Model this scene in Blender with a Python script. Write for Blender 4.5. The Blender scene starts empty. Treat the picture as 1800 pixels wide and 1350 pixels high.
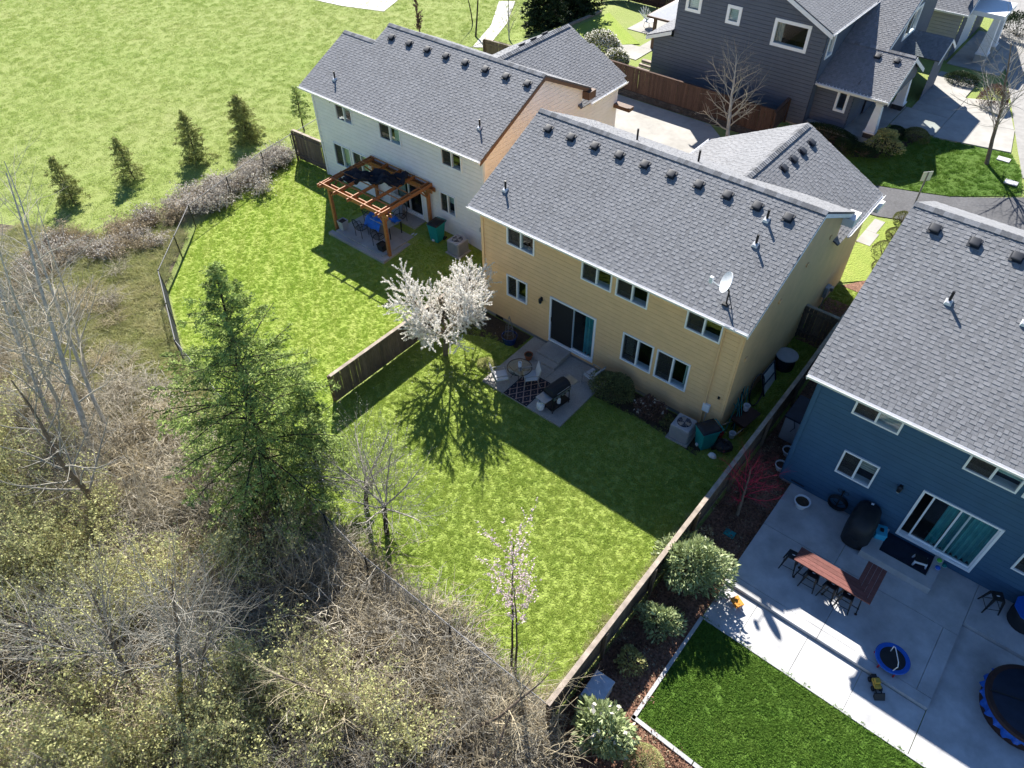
import bpy, math, random
import numpy as np
from mathutils import Vector, Matrix
from mathutils.geometry import delaunay_2d_cdt

# ---------------------------------------------------------------- camera, sky, sun, exposure
scene = bpy.context.scene
COL = scene.collection
cam = bpy.data.cameras.new('camera'); camo = bpy.data.objects.new('camera', cam); COL.objects.link(camo)
CAM = Vector((16.052, -17.487, 19.900))
_r, _u, _f = Vector((.77132, .6364, -.0077)), Vector((-.45168, .55588, .69784)), Vector((-.44839, .53478, -.71621))
M = Matrix(((_r.x, _u.x, -_f.x, CAM.x), (_r.y, _u.y, -_f.y, CAM.y), (_r.z, _u.z, -_f.z, CAM.z), (0, 0, 0, 1)))
camo.matrix_world = M
cam.sensor_width = 36; cam.lens = 25.495; cam.clip_start = .5; cam.clip_end = 2000
scene.camera = camo
SUN = Vector((-.90, .843, 1.0)).normalized()
world = bpy.data.worlds.new('World'); scene.world = world; world.use_nodes = True
wn = world.node_tree.nodes; wl = world.node_tree.links
sky = wn.new('ShaderNodeTexSky'); sky.sky_type = 'NISHITA'; sky.sun_disc = False
sky.sun_elevation = math.asin(SUN.z); sky.sun_rotation = math.atan2(SUN.x, SUN.y)
sky.air_density = 1.0; sky.dust_density = .0; sky.ozone_density = 7.0; sky.altitude = 1200
wn['Background'].inputs['Strength'].default_value = .068
wl.new(sky.outputs[0], wn['Background'].inputs[0])
sl = bpy.data.lights.new('sun', 'SUN'); sl.energy = 5.0; sl.angle = math.radians(.53); sl.color = (1, .955, .88)
so = bpy.data.objects.new('sun', sl); COL.objects.link(so); so.location = (-20, 25, 40)
so.rotation_euler = (-SUN).to_track_quat('-Z', 'Y').to_euler()
scene.view_settings.view_transform = 'Standard'; scene.view_settings.look = 'None'
scene.view_settings.gamma = 1; scene.view_settings.exposure = 1.3
scene.cycles.max_bounces = 6; scene.cycles.diffuse_bounces = 3; scene.cycles.glossy_bounces = 3; scene.cycles.transparent_max_bounces = 12
scene.cycles.caustics_reflective = False; scene.cycles.caustics_refractive = False

# ---------------------------------------------------------------- materials
MATS = {}
def _new(name):
    m = bpy.data.materials.new(name); m.use_nodes = True
    nt = m.node_tree; return m, nt, nt.nodes, nt.links, nt.nodes['Principled BSDF']
def lerp3(c, k): return tuple(min(1, max(0, v * k)) for v in c) + (1,)
def pm(name, col, rough=.85, var=.12, scale=6, detail=6, bump=0, bscale=40, metal=0, spec=.3, col2=None, space='P', tone=False, rnd=0, stretch=None, trans=0, macro=0, mscale=.6):
    """procedural material: noise between two shades of col (or col and col2), fine bump"""
    m, nt, N, L, B = _new(name)
    if space == 'P': co = N.new('ShaderNodeNewGeometry').outputs['Position']
    else: co = N.new('ShaderNodeTexCoord').outputs['Object']
    if stretch:
        mp = N.new('ShaderNodeMapping'); mp.inputs['Scale'].default_value = stretch; L.new(co, mp.inputs[0]); co = mp.outputs[0]
    nz = N.new('ShaderNodeTexNoise'); nz.inputs['Scale'].default_value = scale; nz.inputs['Detail'].default_value = detail; nz.inputs['Roughness'].default_value = .6
    L.new(co, nz.inputs['Vector'])
    rp = N.new('ShaderNodeValToRGB'); e = rp.color_ramp.elements
    e[0].position = .3; e[1].position = .7
    e[0].color = lerp3(col, 1 - var); e[1].color = lerp3(col2 or col, 1 + var)
    L.new(nz.outputs['Fac'], rp.inputs[0]); c = rp.outputs[0]
    def mul(c, src):
        mx = N.new('ShaderNodeMix'); mx.data_type = 'RGBA'; mx.blend_type = 'MULTIPLY'; mx.inputs[0].default_value = 1
        L.new(c, mx.inputs[6]); L.new(src, mx.inputs[7]); return mx.outputs[2]
    if macro:
        n3 = N.new('ShaderNodeTexNoise'); n3.inputs['Scale'].default_value = mscale; n3.inputs['Detail'].default_value = 8; n3.inputs['Roughness'].default_value = .7; L.new(N.new('ShaderNodeNewGeometry').outputs['Position'], n3.inputs['Vector'])
        mr = N.new('ShaderNodeMapRange'); mr.inputs[1].default_value = .3; mr.inputs[2].default_value = .7; mr.inputs[3].default_value = 1 - macro; mr.inputs[4].default_value = 1 + macro * .6; L.new(n3.outputs['Fac'], mr.inputs[0]); c = mul(c, mr.outputs[0])
    if tone:
        at = N.new('ShaderNodeAttribute'); at.attribute_name = 'tone'; c = mul(c, at.outputs['Color'])
    if rnd:
        oi = N.new('ShaderNodeObjectInfo'); mr = N.new('ShaderNodeMapRange'); mr.inputs[3].default_value = 1 - rnd; mr.inputs[4].default_value = 1 + rnd
        L.new(oi.outputs['Random'], mr.inputs[0]); c = mul(c, mr.outputs[0])
    L.new(c, B.inputs['Base Color'])
    B.inputs['Roughness'].default_value = rough; B.inputs['Metallic'].default_value = metal; B.inputs['Specular IOR Level'].default_value = spec
    if bump:
        n2 = N.new('ShaderNodeTexNoise'); n2.inputs['Scale'].default_value = bscale; n2.inputs['Detail'].default_value = 4; L.new(co, n2.inputs['Vector'])
        bp = N.new('ShaderNodeBump'); bp.inputs['Strength'].default_value = bump; bp.inputs['Distance'].default_value = .02
        L.new(n2.outputs['Fac'], bp.inputs['Height']); L.new(bp.outputs[0], B.inputs['Normal'])
    if trans:
        tr = N.new('ShaderNodeBsdfTranslucent'); L.new(c, tr.inputs[0]); mx = N.new('ShaderNodeMixShader'); mx.inputs[0].default_value = trans
        L.new(B.outputs[0], mx.inputs[1]); L.new(tr.outputs[0], mx.inputs[2]); L.new(mx.outputs[0], N['Material Output'].inputs[0])
    MATS[name] = m; return m
def grass_mat(name, cols, rough=.9, trans=0, macro=.16, meso=1.1, thr=(.10, .86), mow=0):
    """grass colours in patches: macro and meso noise over world position, plus per tuft variation"""
    m, nt, N, L, B = _new(name)
    pos = N.new('ShaderNodeNewGeometry').outputs['Position']
    a = N.new('ShaderNodeTexNoise'); a.inputs['Scale'].default_value = macro; a.inputs['Detail'].default_value = 3; L.new(pos, a.inputs['Vector'])
    b = N.new('ShaderNodeTexNoise'); b.inputs['Scale'].default_value = meso; b.inputs['Detail'].default_value = 7; b.inputs['Roughness'].default_value = .65; L.new(pos, b.inputs['Vector'])
    mx = N.new('ShaderNodeMath'); mx.operation = 'MULTIPLY_ADD'; mx.inputs[1].default_value = .42; L.new(a.outputs['Fac'], mx.inputs[0])
    m2 = N.new('ShaderNodeMath'); m2.operation = 'MULTIPLY'; m2.inputs[1].default_value = .42; L.new(b.outputs['Fac'], m2.inputs[0]); L.new(m2.outputs[0], mx.inputs[2])
    oi = N.new('ShaderNodeObjectInfo'); m3 = N.new('ShaderNodeMath'); m3.operation = 'MULTIPLY_ADD'; m3.inputs[1].default_value = .18
    L.new(oi.outputs['Random'], m3.inputs[0]); L.new(mx.outputs[0], m3.inputs[2])
    fac = m3.outputs[0]
    if mow:
        wv = N.new('ShaderNodeTexWave'); wv.inputs['Scale'].default_value = .42; wv.inputs['Distortion'].default_value = 2.2; wv.inputs['Detail'].default_value = 2; wv.inputs['Detail Scale'].default_value = .8
        mp = N.new('ShaderNodeMapping'); mp.inputs['Rotation'].default_value = (0, 0, 2.3); L.new(pos, mp.inputs[0]); L.new(mp.outputs[0], wv.inputs['Vector'])
        m4 = N.new('ShaderNodeMath'); m4.operation = 'MULTIPLY_ADD'; m4.inputs[1].default_value = mow; L.new(wv.outputs['Fac'], m4.inputs[0]); L.new(fac, m4.inputs[2]); fac = m4.outputs[0]
    rp = N.new('ShaderNodeValToRGB'); L.new(fac, rp.inputs[0])
    el = rp.color_ramp.elements
    while len(el) < len(cols): el.new(.5)
    for i, c in enumerate(cols): el[i].position = thr[0] + (thr[1] - thr[0]) * i / (len(cols) - 1); el[i].color = (*c, 1)
    L.new(rp.outputs[0], B.inputs['Base Color']); B.inputs['Roughness'].default_value = rough; B.inputs['Specular IOR Level'].default_value = .15
    if trans:
        tr = N.new('ShaderNodeBsdfTranslucent'); L.new(rp.outputs[0], tr.inputs[0]); ms = N.new('ShaderNodeMixShader'); ms.inputs[0].default_value = trans
        L.new(B.outputs[0], ms.inputs[1]); L.new(tr.outputs[0], ms.inputs[2]); L.new(ms.outputs[0], N['Material Output'].inputs[0])
    else:
        n2 = N.new('ShaderNodeTexNoise'); n2.inputs['Scale'].default_value = 14; n2.inputs['Detail'].default_value = 5; L.new(pos, n2.inputs['Vector'])
        bp = N.new('ShaderNodeBump'); bp.inputs['Strength'].default_value = .9; bp.inputs['Distance'].default_value = .08
        L.new(n2.outputs['Fac'], bp.inputs['Height']); L.new(bp.outputs[0], B.inputs['Normal'])
    MATS[name] = m; return m
def glass_mat(name, tint=(.9, .95, .95), f0=.0):
    m, nt, N, L, B = _new(name); N.remove(B)
    tr = N.new('ShaderNodeBsdfTransparent'); tr.inputs[0].default_value = (*tint, 1)
    gl = N.new('ShaderNodeBsdfGlossy'); gl.inputs['Roughness'].default_value = .015; gl.inputs[0].default_value = (.95, .97, 1, 1)
    fr = N.new('ShaderNodeLayerWeight'); pw = N.new('ShaderNodeMath'); pw.operation = 'POWER'; pw.inputs[1].default_value = 4.5; L.new(fr.outputs['Facing'], pw.inputs[0])
    mr = N.new('ShaderNodeMapRange'); mr.inputs[3].default_value = .04 + f0; mr.inputs[4].default_value = .95; L.new(pw.outputs[0], mr.inputs[0])
    ms = N.new('ShaderNodeMixShader'); L.new(mr.outputs[0], ms.inputs[0]); L.new(tr.outputs[0], ms.inputs[1]); L.new(gl.outputs[0], ms.inputs[2])
    L.new(ms.outputs[0], N['Material Output'].inputs[0]); MATS[name] = m; return m

pm('yellow_siding', (.76, .495, .255), .7, .05, 2, bump=.05, bscale=120, macro=.06, mscale=1.1)
pm('white_siding', (.84, .80, .775), .7, .04, 2, macro=.06, mscale=1.1)
pm('blue_siding', (.043, .108, .19), .65, .07, 2, macro=.06, mscale=1.1)
pm('gray_siding', (.105, .12, .155), .7, .06, 2, macro=.06, mscale=1.1)
pm('tan_siding', (.42, .40, .36), .7, .05, 2)
pm('trim_white', (.80, .80, .80), .55, .04, 5)
pm('trim_brown', (.13, .075, .05), .6, .15, 5)
pm('vinyl', (.82, .83, .84), .4, .02, 4, spec=.5)
pm('foundation', (.30, .29, .28), .9, .15, 9, bump=.3)
pm('shingle', (.238, .241, .252), .92, .10, 26, bump=.6, bscale=150, tone=True, macro=.10, mscale=.7)
pm('deck', (.10, .10, .11), .95)
pm('ridge', (.23, .233, .243), .92, .18, 20, bump=.5, bscale=120, tone=True)
pm('vent_metal', (.03, .034, .044), .6, .2, 6, metal=.0, spec=.35)
pm('pipe_black', (.015, .015, .018), .5, .1)
pm('flashing', (.62, .63, .66), .4, .1, 10, metal=.3)
pm('concrete', (.38, .365, .335), .9, .12, 1.6, bump=.15, bscale=90, macro=.2, mscale=.5)
pm('concrete_pale', (.47, .47, .475), .85, .2, 1.3, bump=.1, bscale=90, macro=.22, mscale=.9)
pm('concrete_edge', (.42, .42, .425), .85, .13, 3.0, bump=.1)
pm('aggregate', (.38, .355, .325), .95, .25, 30, bump=.5, bscale=60, macro=.2, mscale=1.2)
pm('asphalt', (.12, .12, .125), .95, .2, 8, bump=.4, bscale=120, macro=.25)
pm('road', (.32, .31, .295), .95, .12, 4, bump=.2, macro=.15)
pm('mulch', (0.144, 0.073, 0.045), .95, .55, 14, bump=1.0, bscale=45, col2=(0.237, 0.131, 0.088))
pm('soil', (.06, .045, .03), .95, .4, 12, bump=.8)
pm('litter', (.075, .062, .04), .95, .5, 5, bump=1.0, bscale=20, col2=(.17, .135, .09))
pm('gravel', (.60, .58, .56), .9, .3, 20, bump=.8)
pm('fence_wood', (.155, .115, .085), .9, .28, 5, bump=.3, stretch=(6, 6, .7), rnd=.22, macro=.2, mscale=1.5)
pm('fence_cap', (.36, .30, .245), .9, .2, 4, bump=.2, macro=.25, mscale=2)
pm('fence_red', (.085, .050, .038), .9, .28, 5, bump=.3, stretch=(6, 6, .7), rnd=.2)
pm('stone_block', (.055, .05, .05), .95, .35, 4, bump=.8, bscale=20, rnd=.25)
pm('cedar', (.36, .145, .055), .6, .22, 3, bump=.15, stretch=(3, 3, 3))
pm('dark_cloth', (.018, .02, .028), .9, .3, 5)
pm('galv', (.17, .17, .175), .7, .15, 8, metal=.1)
pm('black_metal', (.014, .015, .018), .45, .15, 6, metal=.2, spec=.5)
pm('steel', (.42, .43, .45), .35, .15, 6, metal=.8)
pm('white_plastic', (.74, .75, .77), .45, .05)
pm('teal_plastic', (.012, .24, .24), .5, .1, 3)
pm('black_plastic', (.018, .02, .024), .5, .2, 5)
pm('ac_gray', (.36, .37, .40), .55, .08, 5)
pm('terracotta', (.26, .085, .04), .85, .2)
pm('blue_glaze', (.012, .035, .12), .25, .3, 4, spec=.6)
pm('cushion', (.52, .53, .55), .9, .08)
pm('chair_frame', (.30, .29, .27), .5, .2)
pm('table_plank', (.165, .062, .052), .6, .25, 4, stretch=(2, 8, 2), rnd=.12)
pm('blue_plastic', (.012, .10, .46), .4, .15, 3)
pm('cyan_plastic', (.05, .40, .60), .45, .1)
pm('navy_vinyl', (.012, .02, .04), .55, .3, 3)
pm('tub_brown', (.045, .022, .018), .6, .25, 5)
pm('tarp_blue', (.01, .13, .55), .5, .25, 6)
pm('orange_plastic', (.62, .24, .03), .5, .1)
pm('yellow_plastic', (.45, .30, .05), .5, .2)
pm('red_plastic', (.45, .03, .04), .5, .1)
pm('green_plastic', (.10, .42, .04), .4, .1)
pm('sign_back', (.62, .61, .55), .5, .08, metal=.2)
pm('bark_pale', (.44, .425, .385), .9, .35, 9, bump=.5, stretch=(1, 1, .4))
pm('bark_brown', (0.165, 0.128, 0.098), .95, .35, 9, bump=.6)
pm('bark_dark', (.05, .04, .03), .95, .35, 9, bump=.6)
pm('twig_pale', (.50, .455, .365), .9, .3, 3, rnd=.25)
pm('twig_tan', (.44, .375, .255), .9, .4, 2, rnd=.3)
pm('twig_brown', (.27, .21, .135), .9, .35, 2, rnd=.3)
pm('twig_gray', (.32, .30, .255), .9, .3, 2, rnd=.25)
pm('twig_red', (.42, .03, .06), .8, .3, 4)
pm('blossom_white', (.85, .82, .765), .8, .08, 6, trans=.45)
pm('blossom_pink', (.80, .64, .66), .8, .15, 6, trans=.45)
pm('leaf_fir', (.20, .27, .075), .8, .35, 2.0, col2=(.32, .41, .115), trans=.22, tone=True)
pm('leaf_conifer', (.23, .26, .07), .8, .35, 4, col2=(.33, .35, .11), trans=.2, tone=True)
pm('leaf_dark', (0.030, 0.054, 0.018), .7, .4, 4, trans=.15, tone=True)
pm('leaf_laurel', (.33, .39, .185), .45, .35, 7, trans=.2, tone=True, spec=.5)
pm('leaf_gold', (.42, .40, .15), .6, .25, 7, trans=.25, tone=True)
pm('leaf_lime', (.50, .50, .225), .8, .25, 3, trans=.35, tone=True)
pm('leaf_silver', (.30, .33, .22), .7, .3, 6, trans=.2, tone=True)
pm('leaf_olive', (.17, .185, .07), .8, .35, 5, trans=.2, tone=True)
pm('leaf_bronze', (0.165, 0.098, 0.075), .8, .35, 5, trans=.2, tone=True)
pm('dry_leaf', (0.420, 0.350, 0.238), .9, .4, 3, trans=.2, tone=True)
pm('seed_head', (.60, .56, .49), .9, .25, 3, trans=.2, tone=True)
pm('curtain_teal', (.10, .42, .46), .9, .2, 3, trans=.2)
pm('curtain_pale', (.42, .55, .52), .9, .1, 3)
pm('blind', (.42, .41, .38), .8, .05)
pm('room_wall', (.17, .16, .15), .9, .05)
pm('room_floor', (.09, .075, .06), .9, .2)
pm('screen_mesh', (.018, .019, .021), .8, .05)
m_, nt, N, L, B = _new('insect_screen'); B.inputs['Base Color'].default_value = (.03, .032, .036, 1); tr = N.new('ShaderNodeBsdfTransparent'); ms = N.new('ShaderNodeMixShader'); ms.inputs[0].default_value = .5; L.new(tr.outputs[0], ms.inputs[1]); L.new(B.outputs[0], ms.inputs[2]); L.new(ms.outputs[0], N['Material Output'].inputs[0]); MATS['insect_screen'] = m_
pm('lamp_glass', (.55, .55, .5), .2, .05)
glass_mat('glass'); glass_mat('glass_table', (.75, .82, .85), .05)
def br(cs, k=1.6): return [tuple(min(.7, v * k) for v in c) for c in cs]
LAWN = [(.150, .226, .040), (.204, .279, .051), (.260, .322, .071), (.318, .340, .104)]
grass_mat('lawn', LAWN, mow=.05, meso=1.6); grass_mat('lawn_blade', br(LAWN), trans=.45, mow=.05, meso=1.6)
LAWN2 = [(.173, .270, .036), (.216, .308, .046), (.255, .332, .060), (.294, .344, .084)]
grass_mat('lawn_west', LAWN2, mow=.13); grass_mat('lawn_west_blade', br(LAWN2), trans=.45, mow=.13)
LAWN3 = [(.050, .112, .017), (.070, .142, .021), (.092, .160, .026), (.118, .170, .038)]
grass_mat('lawn_dark', LAWN3); grass_mat('lawn_dark_blade', br(LAWN3), trans=.4)
FIELD = [(.173, .264, .048), (.219, .292, .068), (.264, .311, .096), (.324, .330, .144)]
grass_mat('field', FIELD, macro=.09, meso=.7); grass_mat('field_blade', br(FIELD), trans=.3, macro=.09, meso=.7)
DRY = [(.15, .215, .045), (.225, .25, .09), (.31, .29, .16), (.40, .37, .25)]
grass_mat('dry_ground', DRY, macro=.2, meso=1.4); grass_mat('dry_blade', br(DRY), trans=.25, macro=.2, meso=1.4)

# ---------------------------------------------------------------- mesh builder
def sm(a, b, x):
    t = np.clip((np.asarray(x, float) - a) / (b - a), 0, 1); return t * t * (3 - 2 * t)
def hz(x, y):
    """height of the ground"""
    x = np.asarray(x, float); y = np.asarray(y, float)
    s = -1 + 3 * np.clip((x + 4) / 3, 0, 1)
    z = .35 * sm(0, 5, y - s)
    w = sm(1.5, 4.5, x)
    z = z + .55 * ((1 - w) * sm(20.55, 20.8, y) + w * sm(20, 25, y))
    return z * sm(-19, -14.5, x)
def H(x, y): return float(hz(x, y))

class MB:
    def __init__(s): s.v = []; s.f = []; s.t = []; s.tone = None
    def add(s, vs, fs, tone=None):
        o = len(s.v); s.v.extend([tuple(p) for p in vs]); s.f.extend([tuple(i + o for i in f) for f in fs])
        if tone is not None or s.t:
            s.t.extend([tone if tone is not None else 1.0] * len(fs))
        return s
    def hexa(s, p, tone=None):
        return s.add(p, [(0, 3, 2, 1), (4, 5, 6, 7), (0, 1, 5, 4), (1, 2, 6, 5), (2, 3, 7, 6), (3, 0, 4, 7)], tone)
    def box(s, x0, y0, z0, x1, y1, z1, tone=None):
        return s.hexa([(x0, y0, z0), (x1, y0, z0), (x1, y1, z0), (x0, y1, z0), (x0, y0, z1), (x1, y0, z1), (x1, y1, z1), (x0, y1, z1)], tone)
    def fr(s, F, u0, u1, z0, z1, n0, n1):
        """box in a wall frame F = (O, U, N)"""
        O, U, N = F; Zv = Vector((0, 0, 1))
        P = lambda u, z, n: O + U * u + Zv * z + N * n
        return s.hexa([P(u0, z0, n0), P(u1, z0, n0), P(u1, z0, n1), P(u0, z0, n1), P(u0, z1, n0), P(u1, z1, n0), P(u1, z1, n1), P(u0, z1, n1)])
    def bar(s, a, b, w, h=None, up=(0, 0, 1)):
        """square bar from a to b, width w, height h"""
        a = Vector(a); b = Vector(b); d = (b - a).normalized(); h = h or w
        x = d.cross(Vector(up))
        if x.length < 1e-4: x = d.cross(Vector((1, 0, 0)))
        x.normalize(); y = x.cross(d)
        x = x * w / 2; y = y * h / 2
        return s.hexa([a - x - y, a + x - y, a + x + y, a - x + y, b - x - y, b + x - y, b + x + y, b - x + y])
    def tube(s, pts, rad, n=8, cap=True):
        pts = [Vector(p) for p in pts]; k = len(pts)
        if not hasattr(rad, '__len__'): rad = [rad] * k
        vs = []; ref = None
        for i, p in enumerate(pts):
            d = (pts[min(i + 1, k - 1)] - pts[max(i - 1, 0)]).normalized()
            if ref is None: ref = d.orthogonal().normalized()
            x = (ref - d * ref.dot(d)); x = x.normalized() if x.length > 1e-5 else d.orthogonal().normalized()
            ref = x; y = d.cross(x)
            for j in range(n):
                a = 2 * math.pi * j / n; vs.append(p + (x * math.cos(a) + y * math.sin(a)) * rad[i])
        fs = [(i * n + j, i * n + (j + 1) % n, (i + 1) * n + (j + 1) % n, (i + 1) * n + j) for i in range(k - 1) for j in range(n)]
        if cap: fs += [tuple(range(n))[::-1], tuple((k - 1) * n + j for j in range(n))]
        return s.add(vs, fs)
    def ring(s, c, R, r, n=24, m=6, ax=(0, 0, 1), sx=1, sy=1):
        c = Vector(c); ax = Vector(ax).normalized(); x = ax.orthogonal().normalized(); y = ax.cross(x)
        vs = []
        for i in range(n):
            a = 2 * math.pi * i / n; d = x * math.cos(a) * sx + y * math.sin(a) * sy; p = c + d * R
            for j in range(m):
                b = 2 * math.pi * j / m; vs.append(p + d.normalized() * (r * math.cos(b)) + ax * (r * math.sin(b)))
        fs = [(i * m + j, ((i + 1) % n) * m + j, ((i + 1) % n) * m + (j + 1) % m, i * m + (j + 1) % m) for i in range(n) for j in range(m)]
        return s.add(vs, fs)
    def lathe(s, c, prof, n=20, sx=1, sy=1):
        """profile [(r, z), ...] turned about the vertical through c"""
        cx, cy, cz = c; k = len(prof); vs = []
        for r, z in prof:
            for j in range(n):
                a = 2 * math.pi * j / n; vs.append((cx + r * sx * math.cos(a), cy + r * sy * math.sin(a), cz + z))
        fs = [(i * n + j, i * n + (j + 1) % n, (i + 1) * n + (j + 1) % n, (i + 1) * n + j) for i in range(k - 1) for j in range(n)]
        fs += [tuple(range(n))[::-1], tuple((k - 1) * n + j for j in range(n))]
        return s.add(vs, fs)
    def prism(s, poly, z0, z1):
        n = len(poly); vs = [(x, y, z0) for x, y in poly] + [(x, y, z1) for x, y in poly]
        return s.add(vs, [tuple(range(n))[::-1], tuple(range(n, 2 * n))] + [(i, (i + 1) % n, n + (i + 1) % n, n + i) for i in range(n)])
    def build(s, name, mat, parent=None, smooth=False, bevel=0, **props):
        me = bpy.data.meshes.new(name); me.from_pydata(s.v, [], s.f); me.validate()
        if s.t:
            a = me.color_attributes.new('tone', 'FLOAT_COLOR', 'CORNER'); k = 0
            cols = np.ones((len(me.loops), 4), np.float32)
            for p, t in zip(me.polygons, s.t):
                for li in p.loop_indices: cols[li, :3] = t
            a.data.foreach_set('color', cols.ravel())
        me.materials.append(MATS[mat] if isinstance(mat, str) else mat)
        return link(name, me, parent, smooth, bevel, **props)
def link(name, me, parent=None, smooth=False, bevel=0, **props):
    if smooth:
        me.polygons.foreach_set('use_smooth', [True] * len(me.polygons))
        try: me.set_sharp_from_angle(angle=math.radians(40))
        except Exception: pass
    o = bpy.data.objects.new(name, me); COL.objects.link(o)
    if parent is not None: o.parent = parent
    if bevel:
        b = o.modifiers.new('bevel', 'BEVEL'); b.width = bevel; b.segments = 2; b.limit_method = 'ANGLE'
    for k, v in props.items(): o[k] = v
    return o
def thing(name, label, cat, loc=(0, 0, 0), rz=0, group=None):
    o = bpy.data.objects.new(name, None); COL.objects.link(o); o.location = loc; o.rotation_euler = (0, 0, rz); o.empty_display_size = .2
    o['label'] = label; o['category'] = cat
    if group: o['group'] = group
    return o
def copy_tree(o, parent=None, loc=None, rz=None, label=None):
    c = o.copy(); COL.objects.link(c); c.parent = parent
    if loc is not None: c.location = loc
    if rz is not None: c.rotation_euler = (0, 0, rz)
    if label: c['label'] = label
    for ch in o.children: copy_tree(ch, c)
    return c
def arrays_mesh(name, V, F, mat, tone=None):
    """mesh from numpy arrays; F (m,3) or (m,4); tone per face"""
    V = np.asarray(V, np.float32); F = np.asarray(F, np.int32); k = F.shape[1]
    me = bpy.data.meshes.new(name); me.vertices.add(len(V)); me.vertices.foreach_set('co', V.ravel())
    me.loops.add(F.size); me.loops.foreach_set('vertex_index', F.ravel())
    me.polygons.add(len(F)); me.polygons.foreach_set('loop_start', np.arange(0, F.size, k, dtype=np.int32))
    me.polygons.foreach_set('loop_total', np.full(len(F), k, np.int32)); me.update(calc_edges=True)
    if tone is not None:
        a = me.color_attributes.new('tone', 'FLOAT_COLOR', 'CORNER')
        c = np.ones((len(F), k, 4), np.float32); c[:, :, :3] = np.asarray(tone, np.float32)[:, None, None]; a.data.foreach_set('color', c.ravel())
    me.materials.append(MATS[mat]); return me

# ---------------------------------------------------------------- ground sheets
def ground_grid():
    xs = np.unique(np.concatenate([np.linspace(-320, -40, 15), np.arange(-40, 30.1, .5), np.linspace(30, 320, 15)]))
    ys = np.unique(np.concatenate([np.linspace(-300, -30, 12), np.arange(-30, 50.1, .5), np.arange(20.4, 21, .1), np.linspace(50, 380, 14)]))
    X, Y = np.meshgrid(xs, ys); V = np.stack([X, Y, hz(X, Y)], -1).reshape(-1, 3); n = len(xs)
    i = np.arange((len(ys) - 1) * n).reshape(-1, n)[:, :-1].ravel(); F = np.stack([i, i + 1, i + n + 1, i + n], 1)
    return arrays_mesh('ground', V, F, 'field')
g = link('ground', ground_grid()); g['kind'] = 'structure'
def inside(poly, x, y):
    x = np.asarray(x); y = np.asarray(y); c = np.zeros(x.shape, bool); n = len(poly)
    for i in range(n):
        x0, y0 = poly[i]; x1, y1 = poly[(i + 1) % n]
        if y0 == y1: continue
        k = ((y0 > y) != (y1 > y)) & (x < (x1 - x0) * (y - y0) / (y1 - y0) + x0); c ^= k
    return c
def sheet(name, poly, off, mat, step=.6, kind='structure', parent=None, **props):
    """a sheet lying on the ground inside poly"""
    pts = []
    n = len(poly)
    for i in range(n):
        a = np.array(poly[i]); b = np.array(poly[(i + 1) % n]); k = max(1, int(np.hypot(*(b - a)) / step))
        pts += [tuple(a + (b - a) * j / k) for j in range(k)]
    nb = len(pts); P = np.array(poly); lo = P.min(0); hi = P.max(0)
    X, Y = np.meshgrid(np.arange(lo[0] + step * .4, hi[0], step), np.arange(lo[1] + step * .4, hi[1], step))
    k = inside(poly, X, Y); q = list(zip(X[k], Y[k]))
    r = delaunay_2d_cdt([Vector(p) for p in pts + q], [(i, (i + 1) % nb) for i in range(nb)], [list(range(nb))], 1, 1e-4)
    V = np.array([(v.x, v.y) for v in r[0]]); Z = hz(V[:, 0], V[:, 1]) + off
    me = bpy.data.meshes.new(name); me.from_pydata([(a, b, c) for (a, b), c in zip(V.tolist(), Z.tolist())], [], [tuple(f) for f in r[2]])
    me.materials.append(MATS[mat]); o = link(name, me, parent)
    for p in me.polygons:
        if p.normal.z < 0: p.flip()
    if kind: o['kind'] = kind
    for a, b in props.items(): o[a] = b
    return o
CHAIN = [(-17.2, 20), (-17.2, 5.5), (-16.6, 1.2), (-15.2, -4.1), (-11.7, -7.85), (-7.2, -9.9), (1.4, -11.3), (5.5, -11.7), (12.2, -11.65)]
YARD = [(-.85, -1.2), (-.85, -10.9), (1.4, -11.25), (5.5, -11.65), (12.2, -11.6), (12.2, 10.6), (10.9, 10.6), (10.9, 0), (0, 0), (-.85, 0)]
WESTYARD = [(-16.55, 1.2), (-15.2, -4.0), (-11.7, -7.75), (-7.2, -9.8), (-.95, -10.8), (-.95, 2.9), (-2.5, 2.9), (-13.55, 3.0), (-13.6, 6.2), (-16.9, 5.2)]
BLUELAWN = [(13.98, -6.5), (24, -6.5), (24, -10.05), (13.98, -10.05)]
MULCH = [(12.36, 10.6), (12.36, -11.6), (13.0, -13.2), (20, -13.2), (20, -10.15), (13.9, -10.15), (13.9, -.35), (13.4, -.35), (13.4, 10.6)]
BRUSH = [(-11.9, -8.0), (-7.2, -10.05), (1.4, -11.45), (5.5, -11.85), (12.9, -11.8), (12.8, -13.4), (17, -14), (16, -30), (-30, -30), (-30, -14), (-22, -9.5), (-17.2, -7.6), (-14.5, -5.2)]
FRONTLAWN = [(9.9, 25.3), (13.75, 26.1), (14.6, 24.6), (15.2, 22.6), (12.5, 20.9), (8.9, 19.6), (6.2, 20.9), (6.0, 22.4), (8.5, 24.4)]
SIDELAWN = [(11.0, 10.8), (11.75, 11.6), (11.95, 13.2), (11.95, 15.5), (11.5, 17.2), (10.5, 16.6), (10.3, 12)]
sheet('lawn', YARD, .015, 'lawn'); sheet('lawn', WESTYARD, .015, 'lawn_west'); sheet('lawn', BLUELAWN, .02, 'lawn_dark')
sheet('mulch_bed', MULCH, .012, 'mulch'); sheet('brush_floor', BRUSH, .012, 'litter', step=1.2)
sheet('dry_ground', [(-11.9, -8.05), (-7.2, -10.1), (.6, -11.45), (-.5, -13), (-4, -14.6), (-9, -15.5), (-20, -13), (-22, -9.6), (-17.5, -7.2), (-15.3, -4.8)], .028, 'dry_ground', step=1.2)
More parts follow.
